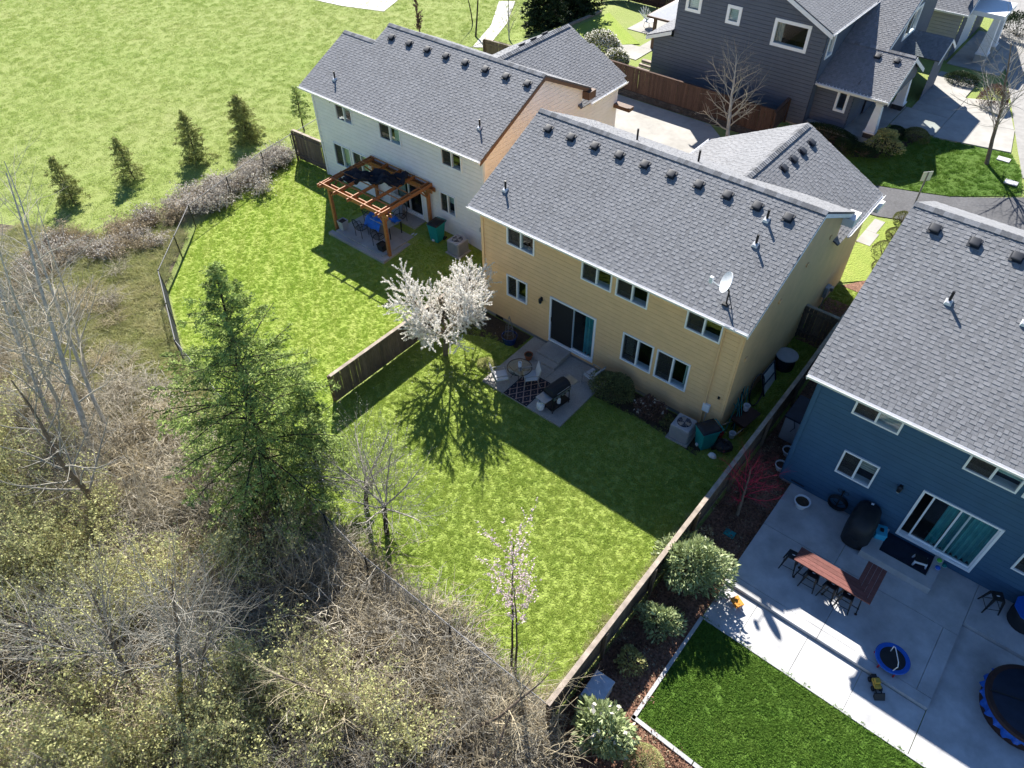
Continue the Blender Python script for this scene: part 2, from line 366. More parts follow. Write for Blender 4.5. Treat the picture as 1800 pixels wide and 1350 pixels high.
sheet('lawn', FRONTLAWN, .03, 'lawn_dark'); sheet('lawn', SIDELAWN, .035, 'lawn')
sheet('planting_bed', [(4.0, 20.9), (6.0, 20.9), (8.9, 22.3), (9.6, 25.2), (8.2, 25.4), (3.9, 22.6)], .04, 'soil')
sheet('planting_bed', [(11.05, 10.6), (13.3, 10.6), (13.3, 17), (12.0, 17.4), (11.95, 13.2), (11.75, 11.6)], .03, 'mulch')
sheet('planting_bed', [(-.7, -.05), (2.5, -.05), (2.5, -1.0), (1.2, -1.2), (.2, -1.7), (-.7, -1.6)], .022, 'soil')
sheet('planting_bed', [(6.4, -.05), (10.8, -.05), (10.8, -1.3), (8.6, -1.1), (6.4, -1.2)], .022, 'soil')
sheet('planting_bed', [(10.95, 9.5), (12.15, 9.5), (12.15, 6.2), (10.95, 6.2)], .028, 'mulch')
sheet('wash_ground', [(-38, 20), (-33, 20.8), (-29.5, 22), (-30.5, 24.5), (-36, 25)], .03, 'gravel', step=1.0)
sheet('field_path', [(-19.5, 21), (-18.6, 21.5), (-20.5, 26), (-23, 30), (-24, 29.2), (-21.2, 25)], .03, 'gravel', step=1)
sheet('driveway', [(-6.8, 13.2), (-2.4, 13.2), (3.2, 11.5), (3.4, 16), (1.5, 18.6), (-.6, 20.35), (-7.2, 20.35)], .03, 'concrete')
sheet('lane', [(3.4, 16.2), (10.3, 16.9), (11.5, 17.4), (16.3, 19.2), (30, 24), (30, 27), (15.3, 22.5), (12.5, 20.8), (8.9, 19.5), (3, 20.4), (1.2, 20.4), (1.5, 18.7)], .035, 'asphalt')
sheet('road', [(14.8, 24.0), (13.95, 26.6), (12.3, 32), (9.5, 41), (6, 52), (24, 52), (24, 24)], .03, 'road', step=1)
# ---------------------------------------------------------------- house parts
X1, Y1, Z1 = Vector((1, 0, 0)), Vector((0, 1, 0)), Vector((0, 0, 1))
def back(x, y): return (Vector((x, y, 0)), X1, -Y1)
def front(x, y): return (Vector((x, y, 0)), X1, Y1)
def right(x, y): return (Vector((x, y, 0)), Y1, X1)
def left(x, y): return (Vector((x, y, 0)), Y1, -X1)
def siding(parent, F, zlo, zhi, rng, mat, openings=(), c=.2, name='wall'):
    """lap siding: every course is a sloped board with a lip, cut round the openings; rng(z) gives the two ends"""
    O, U, N = F; mb = MB(); P = lambda u, z, n: O + U * u + Z1 * z + N * n
    flip = U.cross(Z1).dot(N) < 0
    z0 = zlo
    G = .02
    while z0 < zhi - 1e-4:
        z1 = min(z0 + c, zhi); cuts = sorted({z0, z1, min(z0 + G, z1)} | {q for o in openings for q in o[2:4] if z0 < q < z1})
        for za, zb in zip(cuts[:-1], cuts[1:]):
            gap = zb <= z0 + G + 1e-6
            na, nb = (-.014, -.014) if gap else (.012 + .016 * (1 - (za - z0) / c), .012 + .016 * (1 - (zb - z0) / c))
            (a0, a1), (b0, b1) = rng(za), rng(zb)
            holes = sorted((o[0], o[1]) for o in openings if o[2] < zb - 1e-4 and o[3] > za + 1e-4)
            spans = []; s = None
            for h0, h1 in holes: spans.append((s, h0)); s = h1
            spans.append((s, None))
            for s0, s1 in spans:
                p0, p1 = (a0 if s0 is None else s0), (a1 if s1 is None else s1)
                q0, q1 = (b0 if s0 is None else s0), (b1 if s1 is None else s1)
                if p1 - p0 < .003: continue
                f = [P(p0, za, na), P(p1, za, na), P(max(q1, q0), zb, nb), P(q0, zb, nb)]
                mb.add(f, [(0, 1, 2, 3) if not flip else (3, 2, 1, 0)])
                if za == z0:      # ledge on top of the board below
                    mb.add([P(p0, za, -.014), P(p1, za, -.014), P(p1, za, .013), P(p0, za, .013)], [(0, 1, 2, 3)])
                elif abs(za - z0 - G) < 1e-6:   # underside of this board
                    mb.add([P(p0, za, -.014), P(p1, za, -.014), P(p1, za, na), P(p0, za, na)], [(0, 1, 2, 3)])
        z0 = z1
    return mb.build(name, mat, parent, kind='stuff')
def window(parent, F, u0, u1, z0, z1, style='pair', inside=None, fw=.055, name='window', trim=None):
    mb = MB(); d0, d1 = -.09, .062
    mb.fr(F, u0, u1, z0, z0 + fw, d0, d1); mb.fr(F, u0, u1, z1 - fw, z1, d0, d1)
    mb.fr(F, u0, u0 + fw, z0 + fw, z1 - fw, d0, d1); mb.fr(F, u1 - fw, u1, z0 + fw, z1 - fw, d0, d1)
    um = (u0 + u1) / 2
    if style == 'pair': mb.fr(F, um - .03, um + .03, z0 + fw, z1 - fw, -.07, .04)
    if trim: 
        for q in ((u0 - trim, u1 + trim, z1, z1 + trim), (u0 - trim, u1 + trim, z0 - trim, z0), (u0 - trim, u0, z0, z1), (u1, u1 + trim, z0, z1)): mb.fr(F, *q, -.01, .06)
    w = mb.build(name, 'vinyl', parent)
    spans = [(u0 + fw, um - .03), (um + .03, u1 - fw)] if style == 'pair' else [(u0 + fw, u1 - fw)]
    for i, (a, b) in enumerate(spans):
        n = -.035 if i == 0 else -.02
        MB().fr(F, a, b, z0 + fw, z1 - fw, n - .006, n).build('pane', 'glass', w)
    if style == 'pair': MB().fr(F, u0 + fw, um - .03, z0 + fw, z1 - fw, .0, .004).build('insect_screen', 'insect_screen', w)
    MB().fr(F, u0 + .02, u1 - .02, z0 + .01, z0 + .04, -.26, -.092).build('sill', 'trim_white', w)
    for it in inside or []:
        kind = it[0]
        if kind == 'blind':
            mb = MB(); zb, k = it[3], 0; z = z1 - .05
            while z > zb: mb.fr(F, it[1], it[2], z - .045, z - .004, -.15 - .008 * (k % 2), -.14 - .008 * (k % 2)); z -= .048; k += 1
            mb.build('blind', 'blind' if len(it) < 5 else it[4], w)
        if kind == 'curtain':
            mb = MB(); n = max(4, int((it[2] - it[1]) / .035)); O, U, N = F
            top = [O + U * (it[1] + (it[2] - it[1]) * j / n) + Z1 * (z1 - .03) + N * (-.2 + .03 * math.sin(j * 1.9) + .012 * math.sin(j * 4.1)) for j in range(n + 1)]
            bot = [O + U * (it[1] + (it[2] - it[1]) * (j / n) * it[3] if False else it[1] + (it[2] - it[1]) * j / n) + Z1 * (z0 + .06) + N * (-.2 + .045 * math.sin(j * 1.9 + .4)) for j in range(n + 1)]
            mb.add(top + bot, [(j, j + 1, n + 2 + j, n + 1 + j) for j in range(n)]); mb.build('curtain', it[3] if isinstance(it[3], str) else 'curtain_teal', w)
    return w
def patio_door(parent, F, u0, u1, z0, z1, inside=None, slide=0, screen=None):
    mb = MB(); fw = .07
    mb.fr(F, u0, u1, z0, z0 + .09, -.12, .07); mb.fr(F, u0, u1, z1 - fw, z1, -.1, .055)
    mb.fr(F, u0, u0 + fw, z0 + .09, z1 - fw, -.1, .055); mb.fr(F, u1 - fw, u1, z0 + .09, z1 - fw, -.1, .055)
    d = mb.build('sliding_door', 'vinyl', parent); um = (u0 + u1) / 2
    def leaf(a, b, n, nm='door_leaf'):
        m = MB(); s = .05
        m.fr(F, a, b, z0 + .09, z0 + .15, n - .03, n + .01); m.fr(F, a, b, z1 - fw - s, z1 - fw, n - .03, n + .01)
        m.fr(F, a, a + s, z0 + .15, z1 - fw - s, n - .03, n + .01); m.fr(F, b - s, b, z0 + .15, z1 - fw - s, n - .03, n + .01)
        m.build(nm, 'vinyl', d)
    leaf(um - .03, u1 - fw, -.01); leaf(u0 + fw + slide, um + .03 + slide, -.055)
    MB().fr(F, um + .02, u1 - fw - .05, z0 + .15, z1 - fw - .05, -.026, -.02).build('pane', 'glass', d)
    MB().fr(F, u0 + fw + .05 + slide, um - .02 + slide, z0 + .15, z1 - fw - .05, -.071, -.065).build('pane', 'glass', d)
    if screen: MB().fr(F, screen[0], screen[1], z0 + .12, z1 - fw, .012, .018).build('screen', 'screen_mesh', d)
    MB().fr(F, u0 + fw + .012, u0 + fw + .04, z0 + 1.0, z0 + 1.2, .02, .05).build('handle', 'black_metal', d)
    for it in inside or []:
        mb = MB(); n = max(4, int((it[1] - it[0]) / .03)); O, U, N = F
        top = [O + U * (it[0] + (it[1] - it[0]) * j / n) + Z1 * (z1 - .05) + N * (-.16 + .05 * math.sin(j * 1.25) + .012 * math.sin(j * 3.7)) for j in range(n + 1)]
        bot = [O + U * (it[0] + (it[1] - it[0]) * j / n) + Z1 * (z0 + .1) + N * (-.16 + .07 * math.sin(j * 1.25 + .3)) for j in range(n + 1)]
        mb.add(top + bot, [(j, j + 1, n + 2 + j, n + 1 + j) for j in range(n)]); mb.build('curtain', it[2], d)
    return d
SH = {}
def shingle_mesh(w, t, tone):
    k = (w, t, tone)
    if k not in SH:
        mb = MB(); L = .142
        v = [(0, -.006, 0), (w, -.006, 0), (0, -.006, t), (w, -.006, t), (0, L, .003), (w, L, .003), (0, L, 0), (w, L, 0)]
        mb.add(v, [(0, 1, 3, 2), (2, 3, 5, 4), (0, 2, 4, 6), (1, 7, 5, 3)]); mb.t = [tone] * 4
        o = mb.build('shingle', 'shingle'); SH[k] = o.data; bpy.data.objects.remove(o)
    return SH[k]
def slope(roof, P0, U, V, Lu, Lv, seed=1, single=0, e=.128, cap=True):
    """one roof plane: deck and shingles laid in courses from the eave up"""
    rng = random.Random(seed); P0 = Vector(P0); U = Vector(U).normalized(); V = Vector(V).normalized(); N = U.cross(V)
    if N.z < 0: N = -N
    t = .07; P = lambda u, v, n: P0 + U * u + V * v + N * n
    MB().hexa([P(0, 0, -t), P(Lu, 0, -t), P(Lu, Lv, -t), P(0, Lv, -t), P(0, 0, 0), P(Lu, 0, 0), P(Lu, Lv, 0), P(0, Lv, 0)]).build('deck', 'deck', roof)
    tabs = []
    n = int(Lv / e)
    tones = (.84, .90, .95, 1.0, 1.04, 1.08)
    for i in range(n):
        u = -.012; v = i * e; thick = rng.random() < .5
        while u < Lu:
            w = rng.choice((.12, .15, .17, .2)) if thick else rng.choice((.10, .13, .17, .2))
            if u + w > Lu: w = round(Lu - u + .012, 3)
            if w < .03: break
            tn = rng.choice(tones[2:] if thick else tones[:4])
            tabs.append((u, v, w - .006, (.015 if thick else .008), tn)); u += w; thick = not thick
    if single:
        tabs.sort(key=lambda a: (P(a[0], a[1], 0) - CAM).length)
    mb = MB(); R = Matrix((U, V, N)).transposed().to_4x4()
    flip = U.cross(V).dot(N) < 0
    for k, (u, v, w, th, tn) in enumerate(tabs):
        if k < single:
            o = bpy.data.objects.new('shingle', shingle_mesh(round(w, 2), th, tn)); COL.objects.link(o); o.parent = roof
            o.matrix_local = Matrix.Translation(P(u, v, 0)) @ R
        else:
            q = [P(u, v - .006, 0), P(u + w, v - .006, 0), P(u, v - .006, th), P(u + w, v - .006, th), P(u, v + .142, .003), P(u + w, v + .142, .003), P(u, v + .142, 0), P(u + w, v + .142, 0)]
            mb.add(q, [(0, 1, 3, 2), (2, 3, 5, 4), (0, 2, 4, 6), (1, 7, 5, 3)], tn)
    mb.build('shingle_field', 'shingle', roof, kind='stuff')
    return P
def ridge_caps(roof, a, b, sl, seed=3, w=.16):
    """overlapping cap shingles bent over the ridge from a to b"""
    a = Vector(a); b = Vector(b); d = (b - a); L = d.length; d.normalize(); s = d.cross(Z1).normalized(); n = int(L / .14); rng = random.Random(seed); mb = MB()
    for i in range(n):
        p = a + d * (i * .14); q = p + d * .16; z0, z1 = .012 + .014, .012
        dn = w * sl
        vs = []
        for pt, z in ((p, .036), (q, .02)):
            vs += [pt - s * w + Z1 * (z - dn), pt + Z1 * z, pt + s * w + Z1 * (z - dn)]
        vs += [p - s * w + Z1 * (.01 - dn), p + Z1 * .01, p + s * w + Z1 * (.01 - dn)]
        mb.add(vs, [(0, 1, 4, 3), (1, 2, 5, 4), (6, 7, 1, 0), (7, 8, 2, 1)], rng.choice((.7, .85, 1, 1.15)))
    mb.build('ridge_cap', 'ridge', roof, kind='stuff')
def gutter(roof, a, b, out, mat='trim_white'):
    """K profile gutter from a to b, out = horizontal direction away from the wall"""
    a = Vector(a); b = Vector(b); o = Vector(out); prof = [(0, 0), (0, -.11), (.07, -.12), (.10, -.06), (.125, -.03), (.125, 0), (.11, 0), (.11, -.03), (.085, -.06), (.06, -.10), (.012, -.095), (.012, 0)]
    mb = MB(); n = len(prof)
    vs = [a + o * x + Z1 * z for x, z in prof] + [b + o * x + Z1 * z for x, z in prof]
    mb.add(vs, [(i, (i + 1) % n, n + (i + 1) % n, n + i) for i in range(n)] + [tuple(range(n))[::-1], tuple(range(n, 2 * n))])
    return mb.build('gutter', mat, roof)
def make_vent():
    mb = MB(); mb.box(-.2, -.2, 0, .2, .2, .012); mb.build
    vs = []; rings = [(.12, 0), (.125, .045), (.155, .05), (.162, .09), (.15, .115), (.125, .125)]
    pts = []
    for r, z in rings:
        k = r * .16
        pts.append([(r, -r + k, z), (r, r - k, z), (r - k, r, z), (-r + k, r, z), (-r, r - k, z), (-r, -r + k, z), (-r + k, -r, z), (r - k, -r, z)])
    o = len(mb.v)
    vs = [p for rg in pts for p in rg]; n = 8
    mb.add(vs, [(i * n + j, i * n + (j + 1) % n, (i + 1) * n + (j + 1) % n, (i + 1) * n + j) for i in range(len(rings) - 1) for j in range(n)] + [tuple((len(rings) - 1) * n + j for j in range(n))])
    o = mb.build('roof_vent', 'vent_metal', smooth=True); me = o.data; bpy.data.objects.remove(o); return me
VENT = make_vent()
def vents(roof, pts, V, N, U):
    R = Matrix((Vector(U).normalized(), Vector(V).normalized(), Vector(N).normalized())).transposed().to_4x4()
    for p in pts:
        o = bpy.data.objects.new('roof_vent', VENT); COL.objects.link(o); o.parent = roof; o.matrix_local = Matrix.Translation(Vector(p) + Vector(N).normalized() * .015) @ R @ Matrix.Scale(.85, 4)
def pipe(roof, p, N, h=.38, flash=True):
    p = Vector(p); N = Vector(N).normalized()
    o = MB().tube([p - Z1 * .05, p + Z1 * h], .04, 10).build('vent_pipe', 'pipe_black', roof, smooth=True)
    if flash:
        U = X1; V = N.cross(U).normalized(); mb = MB(); c = p + N * .02
        mb.hexa([c - U * .1 - V * .12, c + U * .1 - V * .12, c + U * .1 + V * .1, c - U * .1 + V * .1] + [c - U * .07 - V * .07 + N * .06, c + U * .07 - V * .07 + N * .06, c + U * .07 + V * .07 + N * .06, c - U * .07 + V * .07 + N * .06])
        mb.build('pipe_flashing', 'flashing', roof)
def rake(roof, a, b, mat, t=.03, hgt=.16, N=X1):
    a = Vector(a); b = Vector(b); N = Vector(N)
    MB().hexa([a - Z1 * hgt, a - Z1 * hgt + N * t, b - Z1 * hgt + N * t, b - Z1 * hgt, a, a + N * t, b + N * t, b]).build('rake_board', mat, roof)
def rooms(parent, x0, x1, y0, y1, floors):
    for z in floors: MB().box(x0 + .12, y0 + .12, z - .1, x1 - .12, y1 - .12, z).build('floor', 'room_floor', parent)
    MB().box(x0 + .12, y0 + 3.6, .0, x1 - .12, y0 + 3.7, floors[-1] + 2.4).build('partition', 'room_wall', parent)
S = .488
def main_house(root, x0, x1, yb, ze, yr, zr, yf, zf, mat, trim, zbase, single, o=.24, eo=.48, gmat='trim_white', cut=None, ridge_left=None):
    """two storey gable block: back wall at yb, eave height ze, ridge at yr/zr, front eave yf/zf. Returns roof, slope function"""
    roof = thing('roof', '', ''); del roof['label']; del roof['category']; roof.parent = root
    Lb = math.hypot(yr - (yb - eo), zr - ze); V = Vector((0, yr - (yb - eo), zr - ze)).normalized()
    Nn = Vector((0, -V.z, V.y))
    xl = x0 - o; rl = ridge_left if ridge_left else xl
    if cut:                       # left piece of the back slope stops below a lower ridge
        Lc = math.hypot(cut[0] - (yb - eo), cut[1] - ze)
        slope(roof, (xl, yb - eo, ze), X1, V, rl - xl - .003, Lc, 11)
        Lf = math.hypot(zr - zf, yf - yr)
        slope(roof, (rl - .003, cut[0] + .9, cut[1] - .45), -X1, Vector((0, -.9, .45)), rl - xl - .006, 1.0, 12)
        ridge_caps(roof, (xl, cut[0], cut[1] + .01), (rl, cut[0], cut[1] + .01), S)
    P = slope(roof, (rl, yb - eo, ze), X1, V, x1 + o - rl, Lb, 7, single)
    Vf = Vector((0, yr - yf, zr - zf)).normalized()
    slope(roof, (x1 + o, yf, zf), -X1, Vf, x1 + o - rl, math.hypot(yf - yr, zr - zf), 8)
    ridge_caps(roof, (rl, yr, zr + .012), (x1 + o, yr, zr + .012), S)
    gutter(roof, (xl, yb - eo, ze - .005), (x1 + o, yb - eo, ze - .005), (0, -1, 0), gmat)
    MB().box(xl + .03, yb - eo + .02, ze - .14, x1 + o - .03, yb - .02, ze - .115).build('soffit', 'trim_white', roof)
    MB().box(xl + .002, yb - eo + .001, ze - .17, x1 + o - .002, yb - eo + .022, ze - .075).build('fascia', trim, roof)
    e0 = Vector((0, yb - eo, ze - .07)); r0 = Vector((0, yr, zr - .07)); f0 = Vector((0, yf, zf - .07))
    for xx, nn in ((x1 + o - .03, X1), (rl, X1)):
        q = Vector((xx, 0, 0)); rake(roof, q + e0, q + r0, trim); rake(roof, q + r0, q + f0, trim)
    return roof, P, V, Nn
def zroof(y, yb, ze, yr, zr, yf, zf):
    return min(ze + (zr - ze) * (y - yb) / (yr - yb), zr + (zf - zr) * (y - yr) / (yf - yr))
def gable_wall(root, F, ylo, yhi, ye, ze, yr, zr, yf, zf, zlo, mat, openings=()):
    """side wall under a gable; F origin at y = 0"""
    top = zr - .12
    def rng(z):
        a, b = ylo, yhi
        za = z + .1
        if za > ze: a = max(a, ye + (yr - ye) * (za - ze) / (zr - ze)); b = min(b, yr + (yf - yr) * (zr - za) / (zr - zf)) if za > zf else b
        return a, max(a, b)
    siding(root, F, zlo, top, rng, mat, openings)

# ---------------------------------------------------------------- the yellow house
W = 10.87
yh = thing('yellow_house', 'mustard yellow two storey house with grey shingle roof and white gutter', 'house')
ZE, YR, ZR, YF, ZF = 5.3, 3.82, 7.40, 7.68, 5.49
yroof, YP, YV, YN = main_house(yh, 0, W, 0, ZE, YR, ZR, YF, ZF, 'yellow_siding', 'trim_white', 0, 300)
wb = [(1.25, 2.56, 4.02, 5.1), (4.67, 5.955, 4.02, 5.1), (6.127, 7.424, 4.02, 5.1), (8.864, 10.16, 4.02, 5.1), (1.21, 2.243, 1.548, 2.595), (6.65, 7.946, 1.28, 2.595), (8.077, 9.387, 1.28, 2.595)]
dr = (3.356, 5.485, .347, 2.549)
FB = back(0, 0)
siding(yh, FB, .18, ZE - .12, lambda z: (0, W), 'yellow_siding', wb + [dr])
insides = {0: [], 1: [], 5: [('blind', 6.75, 7.05, 1.5, 'curtain_pale')], 6: [('curtain', 9.15, 9.33, 'curtain_pale')]}
for i, o in enumerate(wb): window(yh, FB, *o, inside=insides.get(i))
patio_door(yh, FB, *dr, inside=[(4.9, 5.4, 'curtain_teal')], screen=(3.44, 4.44))
FR, FL = right(W, 0), left(0, 0)
gable_wall(yh, FR, 0, 7.25, -.48, ZE, YR, ZR, YF, ZF, .18, 'yellow_siding')
gable_wall(yh, FL, 0, 7.25, -.48, ZE, YR, ZR, YF, ZF, .18, 'yellow_siding')
siding(yh, front(0, 7.25), .18, 5.5, lambda z: (0, W), 'yellow_siding')
MB().box(.01, .012, -.3, W - .01, 7.2, .2).build('foundation', 'foundation', yh)
MB().fr(FB, .55, .95, .02, .16, -.005, .004).build('crawl_vent', 'black_metal', yh)
MB().fr(FB, -.016, .09, .18, ZE - .13, .004, .06).fr(FL, -.03, .09, .18, ZE - .13, .004, .06).build('corner_board', 'yellow_siding', yh)
MB().fr(FB, W - .09, W + .016, .18, ZE - .13, .004, .06).fr(FR, -.03, .09, .18, ZE - .13, .004, .06).build('corner_board', 'yellow_siding', yh)
rooms(yh, 0, W, 0, 7.2, (.34, 3.05))
# garage wing towards the street
wx0, wx1, wr, wy = 3.55, 11.12, 7.5, 11.35
wroof = thing('wing_roof', '', ''); del wroof['label']; del wroof['category']; wroof.parent = yh
Lw = math.hypot(wx1 - wr, 6.35 - 4.5); VR = Vector((wr - wx1, 0, 1.85)).normalized(); VL = Vector((wr - wx0, 0, 1.85)).normalized()
slope(wroof, (wx1, 6.9, 4.5), Y1, VR, wy - 6.9, Lw, 21)
slope(wroof, (wx0, wy, 4.38), -Y1, Vector((wr - wx0, 0, 1.97)), wy - 5.8, math.hypot(wr - wx0, 1.97), 22)
slope(wroof, (10.6, 5.8, 4.5 + .52 * .511), Y1, VR, 1.1, Lw * 3.1 / 3.62, 23)
ridge_caps(wroof, (wr, 5.9, 6.37), (wr, wy, 6.37), .5)
gutter(wroof, (wx1, 7.75, 4.49), (wx1, wy, 4.49), (1, 0, 0)); gutter(wroof, (wx0, 7.75, 4.37), (wx0, wy, 4.37), (-1, 0, 0))
rake(wroof, (wx1, wy, 4.45), (wr, wy, 6.29), 'trim_white', N=Y1); rake(wroof, (wx0, wy, 4.33), (wr, wy, 6.29), 'trim_white', N=Y1)
siding(yh, right(W, 0), .18, 4.42, lambda z: (7.25, 10.95), 'yellow_siding', name='wing_wall')
siding(yh, left(3.8, 0), .3, 4.4, lambda z: (7.25, 10.95), 'yellow_siding', name='wing_wall')
siding(yh, front(0, 10.95), .3, 6.2, lambda z: (3.8 + max(0, (z - 4.35) / .5), max(3.8 + max(0, (z - 4.35) / .5), W - max(0, (z - 4.42) / .5))), 'yellow_siding', name='wing_wall')
vents(wroof, [(wr + .6, y, 6.35 - .31) for y in (7.9, 8.75, 9.55, 10.4)], VR, VR.cross(Y1) * -1 if VR.cross(Y1).z < 0 else VR.cross(Y1), Y1)
# eave returns at the gable foot
MB().box(W + .02, 7.2, 5.12, W + .42, 7.9, 5.42).build('eave_return', 'trim_white', yroof)
MB().box(W + .06, 10.7, 4.0, W + .42, 11.5, 4.16).build('eave_return', 'trim_white', wroof)
xs = [.62 + i * (10.15 - .62) / 9 for i in range(10)]
vents(yroof, [(x, YR - .62, ZR - .62 * S) for x in xs], YV, YN, X1)
for x, y in ((.72, .55), (9.6, 2.9), (9.75, 2.05)): pipe(yroof, (x, y, ZE + (y + .48) * S), YN)
for x in (3.3, 5.9): pipe(yroof, (x, 5.2, ZR - 1.38 * S), (0, .43, .9), .45, False)
# downspouts, lamp, boxes on the wall
mb = MB(); mb.tube([(10.2, -.44, 5.18), (10.2, -.10, 4.95), (10.2, -.06, 4.8), (10.2, -.06, .2), (10.2, -.22, .06)], .035, 6); mb.build('downspout', 'yellow_siding', yh)
mb = MB(); mb.tube([(10.82, -.05, 4.8), (10.84, -.045, 3), (10.86, -.05, .9), (10.80, -.05, .5)], .012, 5); mb.build('cable', 'black_plastic', yh)
MB().fr(FB, 10.16, 10.42, .95, 1.3, .02, .12).build('meter_box', 'white_plastic', yh, bevel=.01)
MB().tube([(10.2, -.06, .95), (10.2, -.06, .1)], .02, 6).tube([(10.34, -.06, .95), (10.34, -.1, .1)], .015, 6).build('conduit', 'ac_gray', yh)
MB().fr(FB, 10.58, 10.66, 1.75, 1.85, .01, .06).build('hose_bib', 'black_metal', yh)
def wall_lamp(parent, F, u, z):
    m = MB(); m.fr(F, u - .05, u + .05, z - .09, z + .09, .012, .035); O, U, N = F; c = O + U * u + Z1 * z + N * .12
    m.tube([O + U * u + Z1 * z + N * .03, c + Z1 * .06], .015, 6); m.lathe(c, [(.02, .1), (.075, .04), (.06, -.13), (.02, -.15)], 10)
    l = m.build('wall_lamp', 'black_metal', parent); MB().lathe(c, [(.05, -.16), (.055, -.1), (.0, -.09)], 10).build('lamp_glass', 'lamp_glass', l)
wall_lamp(yh, FB, 2.95, 2.2)
for y, z in ((.6, 3.2), (2.4, 4.5), (4.3, 4.9), (6.2, 5.0)):
    MB().fr(FR, y, y + .16, z, z + .14, .012, .07).build('wall_vent', 'yellow_siding', yh, bevel=.02)
# satellite dish on the roof
sd = thing('satellite_dish', 'white satellite dish on a mast near the roof corner of the yellow house', 'dish', (10.0, .05, ZE + .53 * S)); sd.scale = (1.0, 1.0, 1.0)
MB().tube([(0, 0, 0), (0, 0, .45), (-.05, -.05, .62)], .028, 8).tube([(.25, -.1, -.02), (0, 0, .4)], .014, 6).tube([(-.05, .3, .12), (0, 0, .4)], .014, 6).box(-.1, -.1, -.03, .1, .1, .03).build('mast', 'black_metal', sd)
dd = Vector((-.74, -.55, .36)).normalized(); dx = dd.orthogonal().normalized(); dy = dd.cross(dx); cc = Vector((-.1, -.03, .78)); mb = MB(); vs = []; n = 24
for r in (0.02, .14, .26, .36):
    for j in range(n):
        a = 2 * math.pi * j / n; vs.append(cc + (dx * math.cos(a) * .92 + dy * math.sin(a)) * r + dd * (r * r * .55))
fs = [(i * n + j, i * n + (j + 1) % n, (i + 1) * n + (j + 1) % n, (i + 1) * n + j) for i in range(3) for j in range(n)] + [tuple(range(n))]
vs2 = [v - dd * .018 for v in vs]
mb.add(vs + vs2, fs + [tuple(4 * n + i for i in f[::-1]) for f in fs] + [(3 * n + j, 3 * n + (j + 1) % n, 7 * n + (j + 1) % n, 7 * n + j) for j in range(n)]); mb.build('reflector', 'white_plastic', sd, smooth=True)
MB().tube([cc - Z1 * .3 + dd * .05, cc + dd * .55 - Z1 * .12], .016, 6).box(*(cc + dd * .55 - Z1 * .16 - Vector((.05, .05, .05))), *(cc + dd * .55 - Z1 * .04 + Vector((.05, .05, .05)))).build('feed_arm', 'white_plastic', sd)

# ---------------------------------------------------------------- the white house
wh = thing('white_house', 'white two storey house with dark brown trim behind the cedar pergola', 'house')
a0, a1, ay = -13.55, -2.5, 2.98
zE, yR, zR, yF, zF = 5.1, 6.78, 7.2, 10.3, 5.48
wroof2, WP, WV, WN = main_house(wh, a0, a1, ay, zE, yR, zR, yF, zF, 'white_siding', 'trim_brown', 0, 0, gmat='trim_white', cut=(5.75, 6.69), ridge_left=-11.65)
ww = [(1.64, 2.81, 3.84, 4.92), (4.66, 6.08, 3.84, 4.92), (8.58, 9.79, 3.86, 4.92), (.95, 2.2, 1.24, 2.46), (2.36, 3.55, 1.24, 2.46), (8.28, 9.25, 1.40, 2.44)]
wd = (5.15, 7.1, .42, 2.45)
FB2 = back(a0, ay)
siding(wh, FB2, .12, zE - .12, lambda z: (0, a1 - a0), 'white_siding', ww + [wd])
ins = {0: [('blind', 2.25, 2.75, 4.4, 'curtain_pale')], 1: [('curtain', 5.45, 5.95, 'curtain_pale')], 3: [('blind', 1.0, 2.15, 1.3, 'curtain_pale')], 4: [('blind', 2.42, 3.5, 1.3, 'curtain_pale')], 5: [('blind', 8.33, 9.2, 1.95, 'curtain_pale')]}
for i, o in enumerate(ww): window(wh, FB2, *o, inside=ins.get(i))
patio_door(wh, FB2, *wd, inside=[(5.3, 5.75, 'curtain_pale')])
FR2, FL2 = right(a1, 0), left(a0, 0)
gable_wall(wh, FR2, ay, 9.9, ay - .48, zE, yR, zR, yF, zF, .12, 'white_siding')
siding(wh, FL2, .12, 5.3, lambda z: (ay, 8), 'white_siding'); siding(wh, front(a0, 9.9), .2, 5.4, lambda z: (0, a1 - a0), 'white_siding')
MB().box(a0 + .01, ay + .012, -.3, a1 - .01, 9.8, .16).build('foundation', 'foundation', wh)
MB().fr(FB2, -.016, .09, .12, zE - .13, .004, .06).build('corner_board', 'white_siding', wh)
MB().fr(FB2, a1 - a0 - .09, a1 - a0 + .016, .12, zE - .13, .004, .06).fr(FR2, ay - .03, ay + .09, .12, zE - .13, .004, .06).build('corner_board', 'white_siding', wh)
rooms(wh, a0, a1, ay, 9.8, (.4, 2.95))
# its garage wing
vx1, vr, vy, vz = -2.28, -5.9, 13.4, 4.75
vroof = thing('wing_roof', '', ''); del vroof['label']; del vroof['category']; vroof.parent = wh
vV = Vector((vr - vx1, 0, 1.85))
slope(vroof, (vx1, 9.6, vz), Y1, vV, vy - 9.6, vV.length, 31)
slope(vroof, (2 * vr - vx1, vy, vz), -Y1, Vector((vx1 - vr, 0, 1.85)), vy - 7.9, vV.length, 32)
slope(vroof, (-2.8, 7.9, vz + .52 * .511), Y1, vV, 1.7, vV.length * 3.1 / 3.62, 35)
ridge_caps(vroof, (vr, 8.0, vz + 1.87), (vr, vy, vz + 1.87), .5)
gutter(vroof, (vx1, 10.35, vz - .01), (vx1, vy, vz - .01), (1, 0, 0))
rake(vroof, (vx1, vy, vz - .05), (vr, vy, vz + 1.79), 'trim_brown', N=Y1); rake(vroof, (2 * vr - vx1, vy, vz - .05), (vr, vy, vz + 1.79), 'trim_brown', N=Y1)
siding(wh, FR2, .12, vz - .08, lambda z: (9.9, 13.0), 'white_siding', name='wing_wall')
